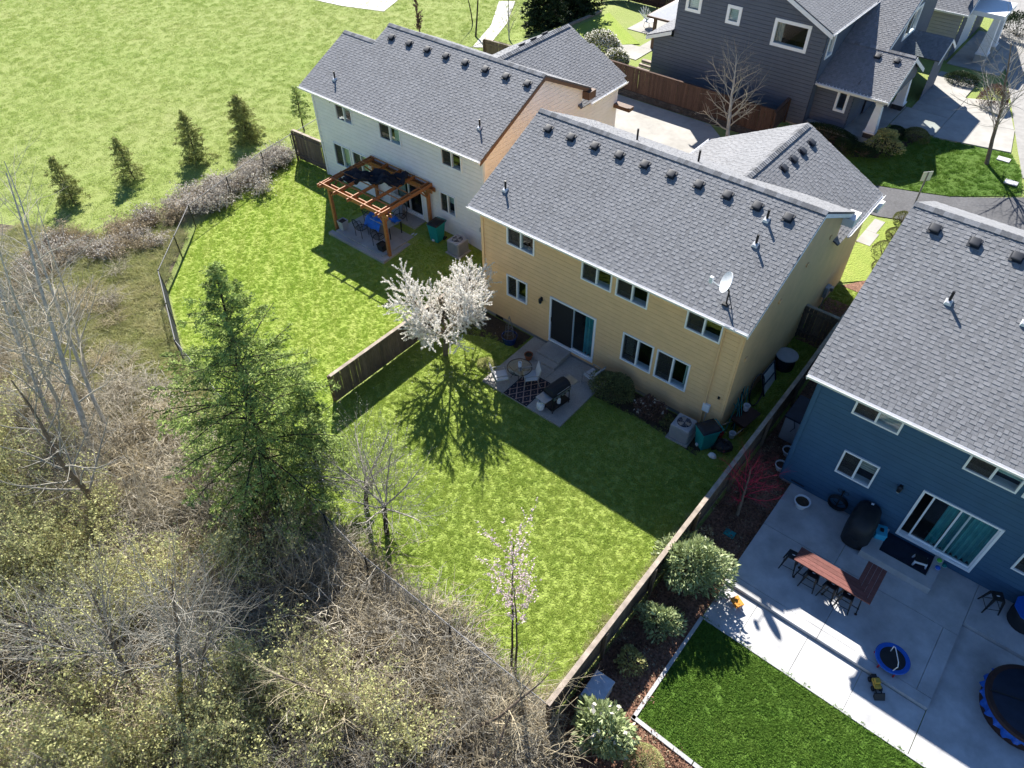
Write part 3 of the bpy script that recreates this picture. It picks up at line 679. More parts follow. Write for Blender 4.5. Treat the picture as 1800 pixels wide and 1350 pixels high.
siding(wh, front(0, 13.0), .2, 6.4, lambda z: (2 * vr - vx1 + .2 + max(0, (z - 4.7) / .51), max(2 * vr - vx1 + .2 + max(0, (z - 4.7) / .51), -2.5 - max(0, (z - 4.7) / .51))), 'white_siding', name='wing_wall')
MB().box(a1 + .02, 9.9, 5.05, a1 + .4, 10.45, 5.4).build('eave_return', 'trim_brown', wroof2)
MB().box(a1 + .02, 12.7, 3.6, a1 + .95, 13.1, 3.78).build('gate_beam', 'trim_brown', wh)
# lower gable beside the wing
slope(vroof, (vx1 - 1.0, 13.4, 4.2), Y1, Vector((-2.2, 0, 1.12)), 1.6, 2.46, 33)
slope(vroof, (vx1 - 5.4, 15.0, 4.2), -Y1, Vector((2.2, 0, 1.12)), 1.6, 2.46, 34)
siding(wh, right(vx1 - 1.25, 0), .2, 4.2, lambda z: (13.0, 14.7), 'white_siding', name='porch_wall')
vv = vV.normalized(); vents(vroof, [(vr - .55, y, vz + 1.85 - .28) for y in (10.4, 11.3, 12.2)], Vector((.9, 0, .46)), Vector((-.46, 0, .9)), -Y1)
vents(wroof2, [(-10.9 + i * (8.15) / 7, yR - .62, zR - .62 * S) for i in range(8)], WV, WN, X1)
for x, y in ((-12.1, 3.4), (-3.35, 3.75)): pipe(wroof2, (x, y, zE + (y - 2.5) * S), WN)
MB().tube([(-2.75, ay - .05, 1.4), (-2.75, ay - .05, .3)], .02, 6).box(-2.82, ay - .12, 1.3, -2.68, ay - .03, 1.5).build('conduit', 'ac_gray', wh)

# ---------------------------------------------------------------- the blue house
bh = thing('blue_house', 'dark blue two storey house with sliding door beside the pale concrete patio', 'house')
bx0, bx1, by = 13.48, 25.0, -.38
bE, bR, bZ, bF, bz = 5.45, 4.65, 8.15, 9.0, 6.1
broof, BP, BV, BN = main_house(bh, bx0, bx1, by, bE, bR, bZ, bF, bz, 'blue_siding', 'trim_white', 0, 300, o=.28, eo=.74)
bw = [(1.10, 2.45, 4.16, 4.95), (1.4, 2.48, 1.66, 2.7), (4.2, 5.55, 4.08, 4.95), (5.68, 7.1, 4.08, 4.95), (6.6, 7.9, 1.45, 2.6)]
bd = (3.74, 5.92, .45, 2.68)
FB3 = back(bx0, by)
siding(bh, FB3, .14, bE - .12, lambda z: (0, bx1 - bx0), 'blue_siding', bw + [bd])
ins = {0: [('blind', 1.8, 2.4, 4.2, 'blind'), ('blind', 1.15, 1.75, 4.6, 'blind')], 1: [('blind', 1.45, 2.43, 2.15, 'blind')], 2: [('blind', 4.9, 5.5, 4.4, 'curtain_pale'), ('blind', 4.26, 4.86, 4.55, 'blind')], 3: [('blind', 5.75, 6.4, 4.3, 'curtain_pale')]}
for i, o in enumerate(bw): window(bh, FB3, *o, inside=ins.get(i))
patio_door(bh, FB3, *bd, inside=[(4.5, 4.8, 'curtain_teal'), (4.86, 5.85, 'curtain_teal')], slide=.25)
FL3 = left(bx0, 0)
gable_wall(bh, FL3, by, 8.6, by - .74, bE, bR, bZ, bF, bz, .14, 'blue_siding', [])
MB().box(bx0 + .01, by + .012, -.3, bx1, 8.5, .16).build('foundation', 'foundation', bh)
siding(bh, front(bx0, 8.6), .2, 5.6, lambda z: (0, bx1 - bx0), 'blue_siding')
MB().fr(FB3, -.016, .09, .14, bE - .13, .004, .06).fr(FL3, by - .03, by + .09, .14, bE - .13, .004, .06).build('corner_board', 'blue_siding', bh)
MB().fr(FB3, .35, .8, .16, .3, .0, .02).build('crawl_vent', 'black_metal', bh)
rooms(bh, bx0, bx1, by, 8.4, (.42, 3.0))
wall_lamp(bh, FB3, 3.2, 2.35)
vents(broof, [(x, bR - .6, bZ - .6 * .468) for x in (14.05, 15.15, 16.25, 17.35)], BV, BN, X1)
for x, y in ((15.35, 2.2), (17.2, 2.4)): pipe(broof, (x, y, bE + (y + 1.12) * .468), BN)
pipe(broof, (16.3, 6.4, bZ - 1.65 * .49), (0, .4, .9), .4, False)

# ---------------------------------------------------------------- the grey house across the drive
gh = thing('gray_house', 'slate gray two storey house with white window trim and front porch', 'house')
gz = .85
gx0, gx1, gy = -4.85, 3.85, 22.5
FG = back(0, gy)
grx, grz, gez = -.45, 8.2, 5.98
def grng(z):
    a, b = gx0, gx1
    if z > 5.75: a = gx0 + (z - 5.75) / S; b = gx1 - (z - 5.75) / S
    return a, max(a, b)
gw = [(1.06, 2.86, 4.66, 5.82), (-1.72, -1.08, 5.18, 5.92), (-4.25, -3.5, 5.3, 6.05)]
siding(gh, FG, gz, 7.85, grng, 'gray_siding', gw)
for i, o in enumerate(gw): window(gh, FG, *o, style='one', trim=.11, inside=[('curtain', 1.12, 1.45, 'blind')] if i == 0 else [('blind', o[0] + .06, o[1] - .06, o[2] + .1, 'curtain_pale')])
siding(gh, right(gx1, 0), gz, 5.9, lambda z: (gy, 33), 'gray_siding', [(23.0, 23.75, 4.4, 5.5)]); window(gh, right(gx1, 0), 23.0, 23.75, 4.4, 5.5, style='one', trim=.09)
siding(gh, FG, gz, 3.62, lambda z: (-6.1, -4.85 if z < 3.3 else -4.85), 'gray_siding', name='annex_wall')
siding(gh, left(-6.1, 0), gz, 3.4, lambda z: (gy, 27), 'gray_siding', name='annex_wall')
siding(gh, left(gx0, 0), gz, 5.9, lambda z: (gy, 33), 'gray_siding')
rooms(gh, gx0, gx1, gy, 32, (1.0, 3.7)); MB().box(gx0 + .02, gy + .02, .3, gx1 - .02, 32, .9).build('foundation', 'foundation', gh)
groof = thing('roof', '', ''); del groof['label']; del groof['category']; groof.parent = gh
gV = Vector((grx - 4.26, 0, grz - gez)); slope(groof, (4.26, 22.0, gez), Y1, gV, 11, gV.length, 41)
slope(groof, (-5.16, 33, gez), -Y1, Vector((grx + 5.16, 0, grz - gez)), 11, gV.length, 42); ridge_caps(groof, (grx, 22, grz + .02), (grx, 33, grz + .02), S)
rake(groof, (4.26, 22.0, gez - .06), (grx, 22.0, grz - .06), 'trim_white', hgt=.22, N=-Y1); rake(groof, (-5.16, 22.0, gez - .06), (grx, 22.0, grz - .06), 'trim_white', hgt=.22, N=-Y1)
gutter(groof, (4.26, 22, gez - .01), (4.26, 33, gez - .01), (1, 0, 0))
slope(groof, (-6.5, 27, 3.45), -Y1, Vector((1.65, 0, .62)), 4.8, 1.76, 43); rake(groof, (-6.5, 22.2, 3.4), (-4.85, 22.2, 4.02), 'trim_white', hgt=.2, N=-Y1)
# lower front gable with porch
lroof = thing('porch_roof', '', ''); del lroof['label']; del lroof['category']; lroof.parent = gh
lV = Vector((0, 2.75, 1.4)); slope(lroof, (3.5, 22.75, 3.2), X1, lV, 4.25, lV.length, 44)
slope(lroof, (7.75, 28.25, 3.2), -X1, Vector((0, -2.75, 1.4)), 3.9, lV.length, 45); ridge_caps(lroof, (3.9, 25.5, 4.62), (7.75, 25.5, 4.62), .5)
gutter(lroof, (3.5, 22.75, 3.19), (7.75, 22.75, 3.19), (0, -1, 0)); rake(lroof, (7.75, 22.75, 3.15), (7.75, 25.5, 4.55), 'trim_white', hgt=.2); rake(lroof, (7.75, 28.25, 3.15), (7.75, 25.5, 4.55), 'trim_white', hgt=.2)
# string of bulbs along the porch eaves
mb = MB(); rr = random.Random(5)
for k in range(26): c = Vector((7.80, 22.75 + k * .105, 3.24 + k * .0535)); mb.lathe(c, [(.01, -.02), (.03, .02), (.012, .06)], 6)
for k in range(22): mb.lathe((3.7 + k * .185, 22.68, 3.22), [(.01, -.02), (.028, .02), (.012, .05)], 6)
mb.build('eave_bulbs', 'white_plastic', lroof, kind='stuff')
vents(lroof, [(5.95, 25.0, 4.6 - .25), (6.95, 25.0, 4.6 - .25)], lV, Vector((0, -1.4, 2.75)), X1)
siding(gh, back(0, 23.2), gz, 3.2, lambda z: (3.85, 5.9), 'gray_siding', [(5.1, 5.6, 1.9, 2.9)], name='porch_wall'); window(gh, back(0, 23.2), 5.1, 5.6, 1.9, 2.9, style='one', trim=.07)
siding(gh, right(5.9, 0), gz, 3.6, lambda z: (23.2, 29), 'gray_siding', name='porch_wall')
siding(gh, right(7.5, 0), 2.75, 4.3, lambda z: (23.1 + max(0, (z - 3.2) / .51), max(23.1 + max(0, (z - 3.2) / .51), 27.9 - max(0, (z - 3.2) / .51))), 'gray_siding', name='porch_gable')
MB().box(3.85, 22.9, .5, 7.6, 28.2, 1.0).build('porch_floor', 'concrete', gh)
for px, py in ((7.3, 23.2), (7.3, 27.6)):
    c = MB(); w0, w1 = .26, .15
    c.hexa([(px - w0, py - w0, 1.35), (px + w0, py - w0, 1.35), (px + w0, py + w0, 1.35), (px - w0, py + w0, 1.35), (px - w1, py - w1, 2.85), (px + w1, py - w1, 2.85), (px + w1, py + w1, 2.85), (px - w1, py + w1, 2.85)])
    c.box(px - .32, py - .32, 1.28, px + .32, py + .32, 1.36); c.box(px - .2, py - .2, 2.8, px + .2, py + .2, 2.92); col = c.build('porch_column', 'trim_white', gh)
    MB().box(px - .28, py - .28, .4, px + .28, py + .28, 1.29).build('pier', 'stone_block', col)
MB().box(3.9, 23.0, 2.9, 7.6, 23.2, 3.12).build('porch_beam', 'trim_white', gh)
# main front slope goes on up behind the porch ridge; bay wall with a tall window faces the road
uV = Vector((0, 5.6, 2.85)); slope(lroof, (3.9, 25.5, 4.62), X1, uV, 2.35, uV.length, 46); rake(lroof, (6.25, 25.5, 4.56), (6.25, 31.1, 7.41), 'trim_white', hgt=.2)
siding(gh, right(6.0, 0), gz, 7.0, lambda z: (25.6 + max(0, (z - 4.4) / .509), 34), 'gray_siding', [(28.6, 30.6, 4.2, 5.5)], name='bay_wall'); window(gh, right(6.0, 0), 28.6, 30.6, 4.2, 5.5, trim=.1)
slope(lroof, (6.0, 29.2, 3.35), X1, Vector((0, 1.5, .8)), 2.2, 1.7, 48); slope(lroof, (8.2, 32.2, 3.35), -X1, Vector((0, -1.5, .8)), 2.2, 1.7, 49)
siding(gh, right(7.9, 0), gz, 3.9, lambda z: (29.5 + max(0, (z - 3.3) / .6), max(29.5 + max(0, (z - 3.3) / .6), 32 - max(0, (z - 3.3) / .6))), 'gray_siding', name='bay_wall')
rake(lroof, (8.2, 29.2, 3.3), (8.2, 30.7, 4.1), 'trim_white', hgt=.16); rake(lroof, (8.2, 32.2, 3.3), (8.2, 30.7, 4.1), 'trim_white', hgt=.16)

# ---------------------------------------------------------------- far neighbour at the top edge
nh = thing('tan_house', 'tan house with shingle roof and white porch columns at the top right', 'house', (0, 0, 0))
siding(nh, back(0, 36.5), .8, 3.9, lambda z: (3, 7.3), 'tan_siding', [], name='wall'); siding(nh, right(7.3, 0), .8, 4.4, lambda z: (36.5, 44), 'gray_siding', [(38, 41, .9, 3.1)], name='wall')
MB().fr(right(7.3, 0), 38, 41, .9, 3.1, -.06, .0).build('garage_door', 'trim_white', nh)
nr = thing('roof', '', ''); del nr['label']; del nr['category']; nr.parent = nh
nV = Vector((0, 4, 2.2)); slope(nr, (2, 36.1, 3.8), X1, nV, 5.6, nV.length, 51); slope(nr, (7.6, 44.1, 3.8), -X1, Vector((0, -4, 2.2)), 5.6, nV.length, 52)
gutter(nr, (2, 36.1, 3.79), (7.6, 36.1, 3.79), (0, -1, 0)); rake(nr, (7.6, 36.1, 3.74), (7.6, 40.1, 5.94), 'trim_white', hgt=.2)
for px, py in ((9.0, 37.5), (9.0, 39.4)):
    c = MB(); w0, w1 = .3, .17
    c.hexa([(px - w0, py - w0, 1.5), (px + w0, py - w0, 1.5), (px + w0, py + w0, 1.5), (px - w0, py + w0, 1.5), (px - w1, py - w1, 3.6), (px + w1, py - w1, 3.6), (px + w1, py + w1, 3.6), (px - w1, py + w1, 3.6)]); c.box(px - .36, py - .36, 1.42, px + .36, py + .36, 1.52)
    col = c.build('porch_column', 'trim_white', nh); MB().box(px - .32, py - .32, .5, px + .32, py + .32, 1.43).build('pier', 'tan_siding', col)
MB().box(7.3, 37.0, 3.6, 9.4, 39.9, 3.85).build('porch_beam', 'trim_white', nh)
# ---------------------------------------------------------------- fences
def board_mesh(h, mat, w=.138, t=.018):
    m = MB(); c = .03
    m.prism([(-w / 2, -t / 2), (w / 2, -t / 2), (w / 2, t / 2), (-w / 2, t / 2)], 0, h); o = m.build('board', mat); me = o.data; bpy.data.objects.remove(o); return me
def picket_fence(label, a, b, h, mat='fence_wood', cap='fence_cap', z0=None, side=1, gap=.006, capw=.14, seed=1, name='wooden_fence', extra_post=False):
    a = Vector((*a, 0)); b = Vector((*b, 0)); d = (b - a); L = d.length; d.normalize(); n = Vector((-d.y, d.x, 0)) * side; rng = random.Random(seed)
    gz_ = (lambda p: H(p.x, p.y)) if z0 is None else (lambda p: z0)
    root = thing(name, label, 'fence', (a.x, a.y, gz_(a))); base = Vector(root.location)
    me = board_mesh(h - .09, mat); k = int(L / .146); ang = math.atan2(d.y, d.x)
    for i in range(k):
        p = a + d * ((i + .5) * L / k); o = bpy.data.objects.new('board', me); COL.objects.link(o); o.parent = root
        p.z = gz_(p) + .04 + rng.uniform(-.012, .012); o.location = p + n * (.03 + rng.uniform(-.003, .003)) - base; o.rotation_euler = (rng.uniform(-.008, .008), rng.uniform(-.006, .006), ang)
    def line(off, z, w, hh, nm, mt):
        m = MB(); s = max(1, int(L / 2.4))
        for j in range(s):
            p, q = a + d * (L * j / s + .002), a + d * (L * (j + 1) / s - .002); m = MB()
            p = p + Z1 * (gz_(p) + z) + n * off - base; q = q + Z1 * (gz_(q) + z) + n * off - base
            m.bar(p, q, w, hh); m.build(nm, mt, root)
    line(0, .3, .04, .09, 'rail', mat); line(0, h - .3, .04, .09, 'rail', mat)
    line(.01, h - .03, capw, .035, 'cap_board', cap)
    s = max(1, int(L / 2.4))
    for j in range(s + 1):
        p = a + d * (L * j / s); z = gz_(p); m = MB(); q = p - n * .065 - base
        m.box(q.x - .045, q.y - .045, z - .2 - base.z, q.x + .045, q.y + .045, z + h - .06 - base.z); m.build('post', mat, root)
    return root
picket_fence('weathered board fence between the two back lawns, left of the cherry tree', (-.95, -7.5), (-.95, .2), 1.38, side=-1, seed=2)
picket_fence('long weathered board fence with pale cap, between yellow and blue house', (12.28, -11.75), (12.28, 10.4), 1.55, side=1, seed=3)
picket_fence('short board gate fence in the dark gap beside the yellow house', (10.9, 6.4), (12.2, 6.4), 1.6, seed=4, name='side_gate')
picket_fence('short dark board fence at the left corner of the white house', (-16.1, 3.05), (-13.6, 3.05), 1.75, seed=5)
picket_fence('gray board fence behind the garage of the white house', (-16.4, 18.8), (-12.6, 18.8), 1.75, seed=6)
picket_fence('dark brown board fence behind the shell shaped chair', (-17, 33.2), (-7.2, 33.2), 1.9, mat='fence_red', cap='fence_red', seed=7)
picket_fence('reddish brown board fence on top of the dark block retaining wall', (-9.4, 20.58), (2.75, 20.58), 1.55, mat='fence_red', cap='fence_red', z0=.62, seed=8, side=-1)
picket_fence('short reddish brown return fence beside the gray house', (2.8, 20.7), (2.8, 22.4), 1.4, mat='fence_red', cap='fence_red', seed=9)
rw = thing('retaining_wall', 'low retaining wall of dark stone blocks under the brown fence', 'wall', (-9.4, 20.45, .3))
SB = MB().box(0, 0, 0, .395, .28, .148).build('stone_block', 'stone_block', bevel=.012); sbm = SB.data; bpy.data.objects.remove(SB)
rg = random.Random(8)
for r in range(3):
    for k in range(30):
        o = bpy.data.objects.new('stone_block', sbm); COL.objects.link(o); o.parent = rw; o.location = (k * .405 + (.2 if r % 2 else 0), r * .02 + rg.uniform(-.008, .008), r * .152 - .02); o.rotation_euler = (0, 0, rg.uniform(-.02, .02))
# chain link fence round the back of the lawns
cf = thing('chain_link_fence', 'low chain link fence with pale top rail around the back lawns', 'fence', (*CHAIN[0], 0))
cb = Vector((*CHAIN[0], 0)); zc = 1.2
mbw = MB()
for (x0, y0), (x1, y1) in zip(CHAIN[:-1], CHAIN[1:]):
    p = Vector((x0, y0, H(x0, y0))); q = Vector((x1, y1, H(x1, y1))); L = (q - p).length
    MB().tube([p + Z1 * zc - cb, q + Z1 * zc - cb], .02, 6).build('top_rail', 'galv', cf)
    k = max(1, round(L / 2.7))
    for j in range(k + (1 if (x1, y1) == CHAIN[-1] else 0)):
        c = p.lerp(q, j / k) - cb; MB().tube([c - Z1 * .1, c + Z1 * (zc + .05)], .03, 6).build('post', 'black_metal', cf)
    n = int(L / .11); hgt = zc
    for j in range(-int(hgt / .11), n):
        for s in (1, -1):
            t0, t1 = j * .11, j * .11 + hgt
            u0, u1 = max(0, t0), min(L, t1)
            if u1 - u0 < .05: continue
            za, zb = (u0 - t0), (u1 - t0)
            if s < 0: za, zb = hgt - za, hgt - zb
            A = p.lerp(q, u0 / L); B = p.lerp(q, u1 / L); A = A + Z1 * za - cb; B = B + Z1 * zb - cb
            e = Vector((0, 0, .003)); g_ = (q - p).normalized().cross(Z1) * .003
            mbw.add([A - g_, A + g_, A + e, B - g_, B + g_, B + e], [(0, 1, 4, 3), (1, 2, 5, 4), (2, 0, 3, 5)])
mbw.build('wire_mesh', 'galv', cf, kind='stuff')

# ---------------------------------------------------------------- paved patios, panel by panel
def panels(name, rects, z0, z1, mat, gap=.008, bevel=0):
    root = bpy.data.objects.new(name, None); COL.objects.link(root); root['kind'] = 'structure'
    for x0, y0, x1, y1 in rects: MB().box(x0 + gap, y0 + gap, z0, x1 - gap, y1 - gap, z1).build('concrete_panel', mat, root, bevel=bevel)
    return root
panels('patio', [(2.63, -3.26, 4.47, -.02), (4.47, -3.26, 6.35, -.02)], -.1, .09, 'aggregate', .006)
st = panels('patio_steps', [(3.38, -.82, 4.45, -.03)], .09, .3, 'aggregate', 0); MB().box(3.38, -1.12, .09, 4.45, -.825, .2).build('concrete_panel', 'aggregate', st)
up = panels('upper_patio', [(13.87, -2.45, 16.2, -.4), (16.2, -2.45, 19.8, -.4), (13.87, -4.72, 16.75, -2.45), (16.75, -4.72, 19.4, -2.45)], -.1, .15, 'concrete_pale', .006)
for r in ((13.87, -5.05, 16.75, -4.72), (16.75, -5.05, 19.8, -4.72), (19.4, -4.72, 19.8, -2.45), (19.8, -1.95, 24.5, -.4)): MB().box(r[0] + .006, r[1] + .006, -.1, r[2] - .006, r[3] - .006, .151).build('concrete_panel', 'concrete_pale', up)
panels('lower_patio', [(13.92, -6.45, 15.0, -5.06), (15.0, -6.45, 16.55, -5.06), (16.55, -6.45, 18.1, -5.06), (18.1, -6.45, 19.8, -5.06), (19.81, -6.45, 24.5, -1.96)], -.1, .03, 'concrete_pale', .006)
ls = panels('door_landing', [(16.62, -1.7, 18.7, -1.32)], .15, .42, 'concrete_edge', .003)
for r in ((16.62, -1.32, 17.05, -.4), (18.45, -1.32, 18.7, -.4)): MB().box(r[0], r[1], .15, r[2], r[3], .42).build('concrete_panel', 'concrete_edge', ls)
MB().box(17.05, -1.32, .15, 18.45, -.4, .30).build('landing_well', 'navy_vinyl', ls)
ed = panels('lawn_edging', [(13.87, -10.15, 13.98, -8.3), (13.87, -8.3, 13.98, -6.47)], -.05, .06, 'concrete_edge', .003)
for x0 in (13.87, 15.7, 17.5): MB().box(x0, -10.16, -.05, x0 + 1.8, -10.05, .06).build('concrete_panel', 'concrete_edge', ed)
MB().box(13.98, -6.5, -.05, 24, -6.455, .05).build('concrete_panel', 'concrete_edge', ed)
panels('west_patio', [(-9.35, -.2, -7.75, 1.3), (-7.75, -.2, -6.05, 1.3), (-9.35, 1.3, -7.75, 2.9), (-7.75, 1.3, -6.05, 2.9)], -.1, .22, 'concrete', .006)
MB().box(-9.6, -.45, -.1, -5.8, -.2, .16).build('concrete_panel', 'concrete', bpy.data.objects['west_patio']); MB().box(-6.05, -.2, -.1, -5.8, 2.9, .17).build('concrete_panel', 'concrete', bpy.data.objects['west_patio'])
MB().box(-8.1, 2.2, .22, -6.4, 2.95, .36).build('door_step', 'concrete', bpy.data.objects['west_patio'])
dw = panels('front_drive', [(7.9, 28.2, 10.0, 31.5), (7.6, 31.5, 9.9, 34.5)], .6, .965, 'concrete', .006)
for pts in ([(10.0, 25.45), (13.7, 26.2), (13.2, 29.0), (10.0, 28.2)], [(10.02, 28.22), (13.15, 29.02), (12.0, 32.5), (10.02, 31.5)], [(7.65, 25.5), (9.98, 25.6), (9.98, 28.18), (7.65, 28.18)]): MB().prism(pts, .6, .962).build('concrete_panel', 'concrete', dw)
panels('neighbor_drive', [(9.5, 36, 10.6, 43), (7.5, 36.0, 9.48, 43)], .5, .95, 'concrete', .006)
panels('entry_walk', [(10.3, 14.2, 10.95, 15.4), (10.3, 15.4, 10.8, 16.6)], .2, .40, 'concrete', .006)
bp_ = panels('back_patio', [(-10.6, 24.2, -8.2, 26.2), (-9.2, 26.2, -6.5, 28.4), (-11.6, 28.4, -8.6, 31.5)], .6, .94, 'concrete', .006)
sheet('lawn', [(-13.6, 24.2), (-10.7, 24.2), (-10.4, 25.6), (-9.4, 26.6), (-11.7, 28.2), (-14.3, 30.2), (-14.6, 27)], .05, 'lawn_west')
cu = thing('garden_kerb', 'pale timber kerb along the lawn behind the gray house', 'kerb', (-15.2, 26.4, .9)); MB().bar((0, 0, 0), (.3, 3.6, 0), .18, .22).build('timber', 'fence_cap', cu)
for i, (x, y) in enumerate(((13.6, 25.2), (14.5, 23.3))):
    t = thing('meter_cover', ('pale concrete utility cover in the front lawn near the road', 'pale concrete utility cover at the edge of the lane')[i], 'utility cover', (x, y, H(x, y) + .03)); MB().box(-.3, -.22, 0, .3, .22, .05).build('lid', 'concrete_pale', t)

# ---------------------------------------------------------------- pergola and things under it
pg = thing('pergola', 'reddish cedar pergola with open slats against the white house', 'pergola', (-9.55, .05, .0))
px0, px1, py0, py1, pz = 0, 3.65, 0, 2.75, 2.42
for x in (px0, px1):
    for y in (py0, py1):
        p = MB().box(x - .07, y - .07, 0, x + .07, y + .07, pz).build('post', 'cedar', pg, bevel=.008)
for y in (py0, py1): 
    for o in (-.095, .095): MB().bar((px0 - .4, y + o, pz - .02), (px1 + .4, y + o, pz - .02), .045, .2).build('beam', 'cedar', pg)
xr = [-.12 - .07, .07 - .12] + [.92, 1.82, 2.72] + [3.65 - .02, 3.65 + .17]
for x in xr: MB().bar((x, py0 - .45, pz + .15), (x, py1 + .45, pz + .15), .045, .16).build('rafter', 'cedar', pg)
for k in range(6): MB().bar((px0 - .2, -.28 + k * .62, pz + .25), (px1 + .2, -.28 + k * .62, pz + .25), .045, .035).build('slat', 'cedar', pg)
for x in (px0, px1):
    s = 1 if x == px0 else -1
    for y in (py0, py1):
        t = 1 if y == py0 else -1
        MB().bar((x, y, pz - .55), (x + s * .5, y, pz - .06), .06).build('brace', 'cedar', pg); MB().bar((x, y, pz - .55), (x, y + t * .5, pz - .0), .06).build('brace', 'cedar', pg)
# bunched shade cloth
sc = thing('shade_cloth', 'bunched dark shade cloth lying over the pergola slats', 'cloth', (-8.9, 1.2, pz + .28))
n, m = 26, 14; vs = []; rr = random.Random(4)
for i in range(n):
    for j in range(m):
        u, v = i / (n - 1), j / (m - 1)
        x = -.45 + 2.5 * u + .2 * math.sin(v * 4); y = -.75 + 1.25 * v * (0.45 + .55 * u) + 1.15 * u
        z = .10 * math.sin(u * 17 + v * 5) + .09 * math.sin(v * 21 + u * 3) + .05 * math.sin(u * 41) + .12 * math.sin(u * math.pi) - .22 * (1 - u) * (1 - v) + rr.uniform(-.02, .02)
        vs.append((x, y, z))
mb = MB(); mb.add(vs, [(i * m + j, i * m + j + 1, (i + 1) * m + j + 1, (i + 1) * m + j) for i in range(n - 1) for j in range(m - 1)])
o = mb.build('cloth', 'dark_cloth', sc, smooth=True); s_ = o.modifiers.new('solid', 'SOLIDIFY'); s_.thickness = .02
def scroll_chair(label, loc, rz, mat='black_metal', group='metal chairs at the pergola table'):
    t = thing('metal_chair', label, 'chair', loc, rz, group)
    for x in (-.22, .22):
        for y in (-.2, .22): MB().tube([(x, y, 0), (x * .95, y, .43)], .014, 6).build('leg', mat, t)
    mb = MB(); mb.ring((0, 0, .43), .26, .016, 20, 6)
    for k in range(-3, 4): mb.tube([(k * .07, -.24, .435), (k * .07, .24, .435)], .008, 4)
    mb.build('seat', mat, t)
    mb = MB(); mb.tube([(-.22, .22, .43), (-.25, .28, .75), (-.16, .33, .98), (0, .34, 1.03), (.16, .33, .98), (.25, .28, .75), (.22, .22, .43)], .016, 6)
    for k in range(-2, 3): mb.tube([(k * .085, .23, .45), (k * .09, .3, .8), (k * .05, .335, 1.0)], .008, 4)
    mb.build('backrest', mat, t)
    for x in (-.26, .26): MB().tube([(x * .9, .27, .66), (x * 1.05, .05, .66), (x, -.15, .62), (x * .85, -.2, .44)], .012, 6).build('armrest', mat, t)
    return t
tb = thing('patio_table', 'rectangular patio table half covered by a blue tarp under the pergola', 'table', (-7.45, 1.3, .22))
MB().box(-.8, -.45, .68, .8, .45, .72).build('table_top', 'steel', tb, bevel=.01)
for x in (-.7, .7):
    for y in (-.36, .36): MB().tube([(x, y, 0), (x, y, .68)], .025, 8).build('leg', 'black_metal', tb)
tp = thing('blue_tarp', 'crumpled bright blue tarp draped over the pergola table', 'tarp', (-7.45, 1.3, .94)); vs = []; n, m = 22, 16
for i in range(n):
    for j in range(m):
        x = -.95 + 1.75 * i / (n - 1); y = -.62 + 1.1 * j / (m - 1); e = max(0, abs(x) - .78) + max(0, abs(y) - .43)
        vs.append((x, y, .035 + .035 * math.sin(x * 13 + y * 7) + .03 * math.sin(y * 17 - x * 4) - e * 2.2))
mb = MB(); mb.add(vs, [(i * m + j, (i + 1) * m + j, (i + 1) * m + j + 1, i * m + j + 1) for i in range(n - 1) for j in range(m - 1) if not (i > 13 and j < 8)]); mb.build('sheet', 'tarp_blue', tp, smooth=True)
for i, (x, y, r) in enumerate(((-8.05, .35, math.pi), (-6.85, .35, math.pi + .2), (-8.6, 1.4, math.pi / 2 + .1), (-7.3, 2.15, .1))):
    scroll_chair(('black wrought metal chair at the near left of the pergola table', 'black wrought metal chair at the near right of the pergola table', 'black wrought metal chair at the far left end of the pergola table', 'black wrought metal chair between pergola table and white house')[i], (x, y, .22), r)
def planter(name, label, loc, r0, r1, h, mat, cat='pot', soil='soil', n=20, sq=False):
    t = thing(name, label, cat, loc)
    if sq: MB().lathe((0, 0, 0), [(r0, 0), (r1, h), (r1 * .9, h), (r1 * .85, h - .06)], 4).build('pot', mat, t, bevel=.01); t.rotation_euler = (0, 0, .78)
    else: MB().lathe((0, 0, 0), [(r0, 0), (r1 * .97, h * .85), (r1 * 1.04, h * .88), (r1 * 1.04, h), (r1 * .9, h), (r1 * .86, h - .06), (.01, h - .065)], n).build('pot', mat, t, smooth=True)
    MB().lathe((0, 0, 0), [(r1 * .84 * (1 if not sq else 1), h - .05), (.01, h - .035)], 4 if sq else n).build('soil', soil, t)
    return t
planter('planter', 'gray planter box beside the left post of the pergola', (-9.15, .15, .2), .2, .28, .5, 'ac_gray', sq=True)
planter('planter', 'dark planter box beside the near right post of the pergola', (-6.45, .15, .2), .22, .28, .35, 'black_plastic', sq=True)
lb = thing('leaning_panel', 'pale gray panel leaning under the pergola beside the sliding door', 'panel', (-8.0, 2.55, .22)); MB().hexa([(-.45, 0, 0), (.45, -.1, 0), (.45, -.04, 0), (-.45, .06, 0), (-.45, .2, 1.1), (.45, .1, 1.1), (.45, .16, 1.1), (-.45, .26, 1.1)]).build('board', 'ac_gray', lb)
so_ = thing('sandals', 'small pair of pale sandals on the patio near the teal bin', 'shoes', (-6.25, 1.9, .22))
for dx in (0, .14): MB().lathe((dx, dx * .4, 0), [(.05, 0), (.055, .02), (.03, .05)], 10, .8, 2.2).build('sandal', 'cushion', so_)
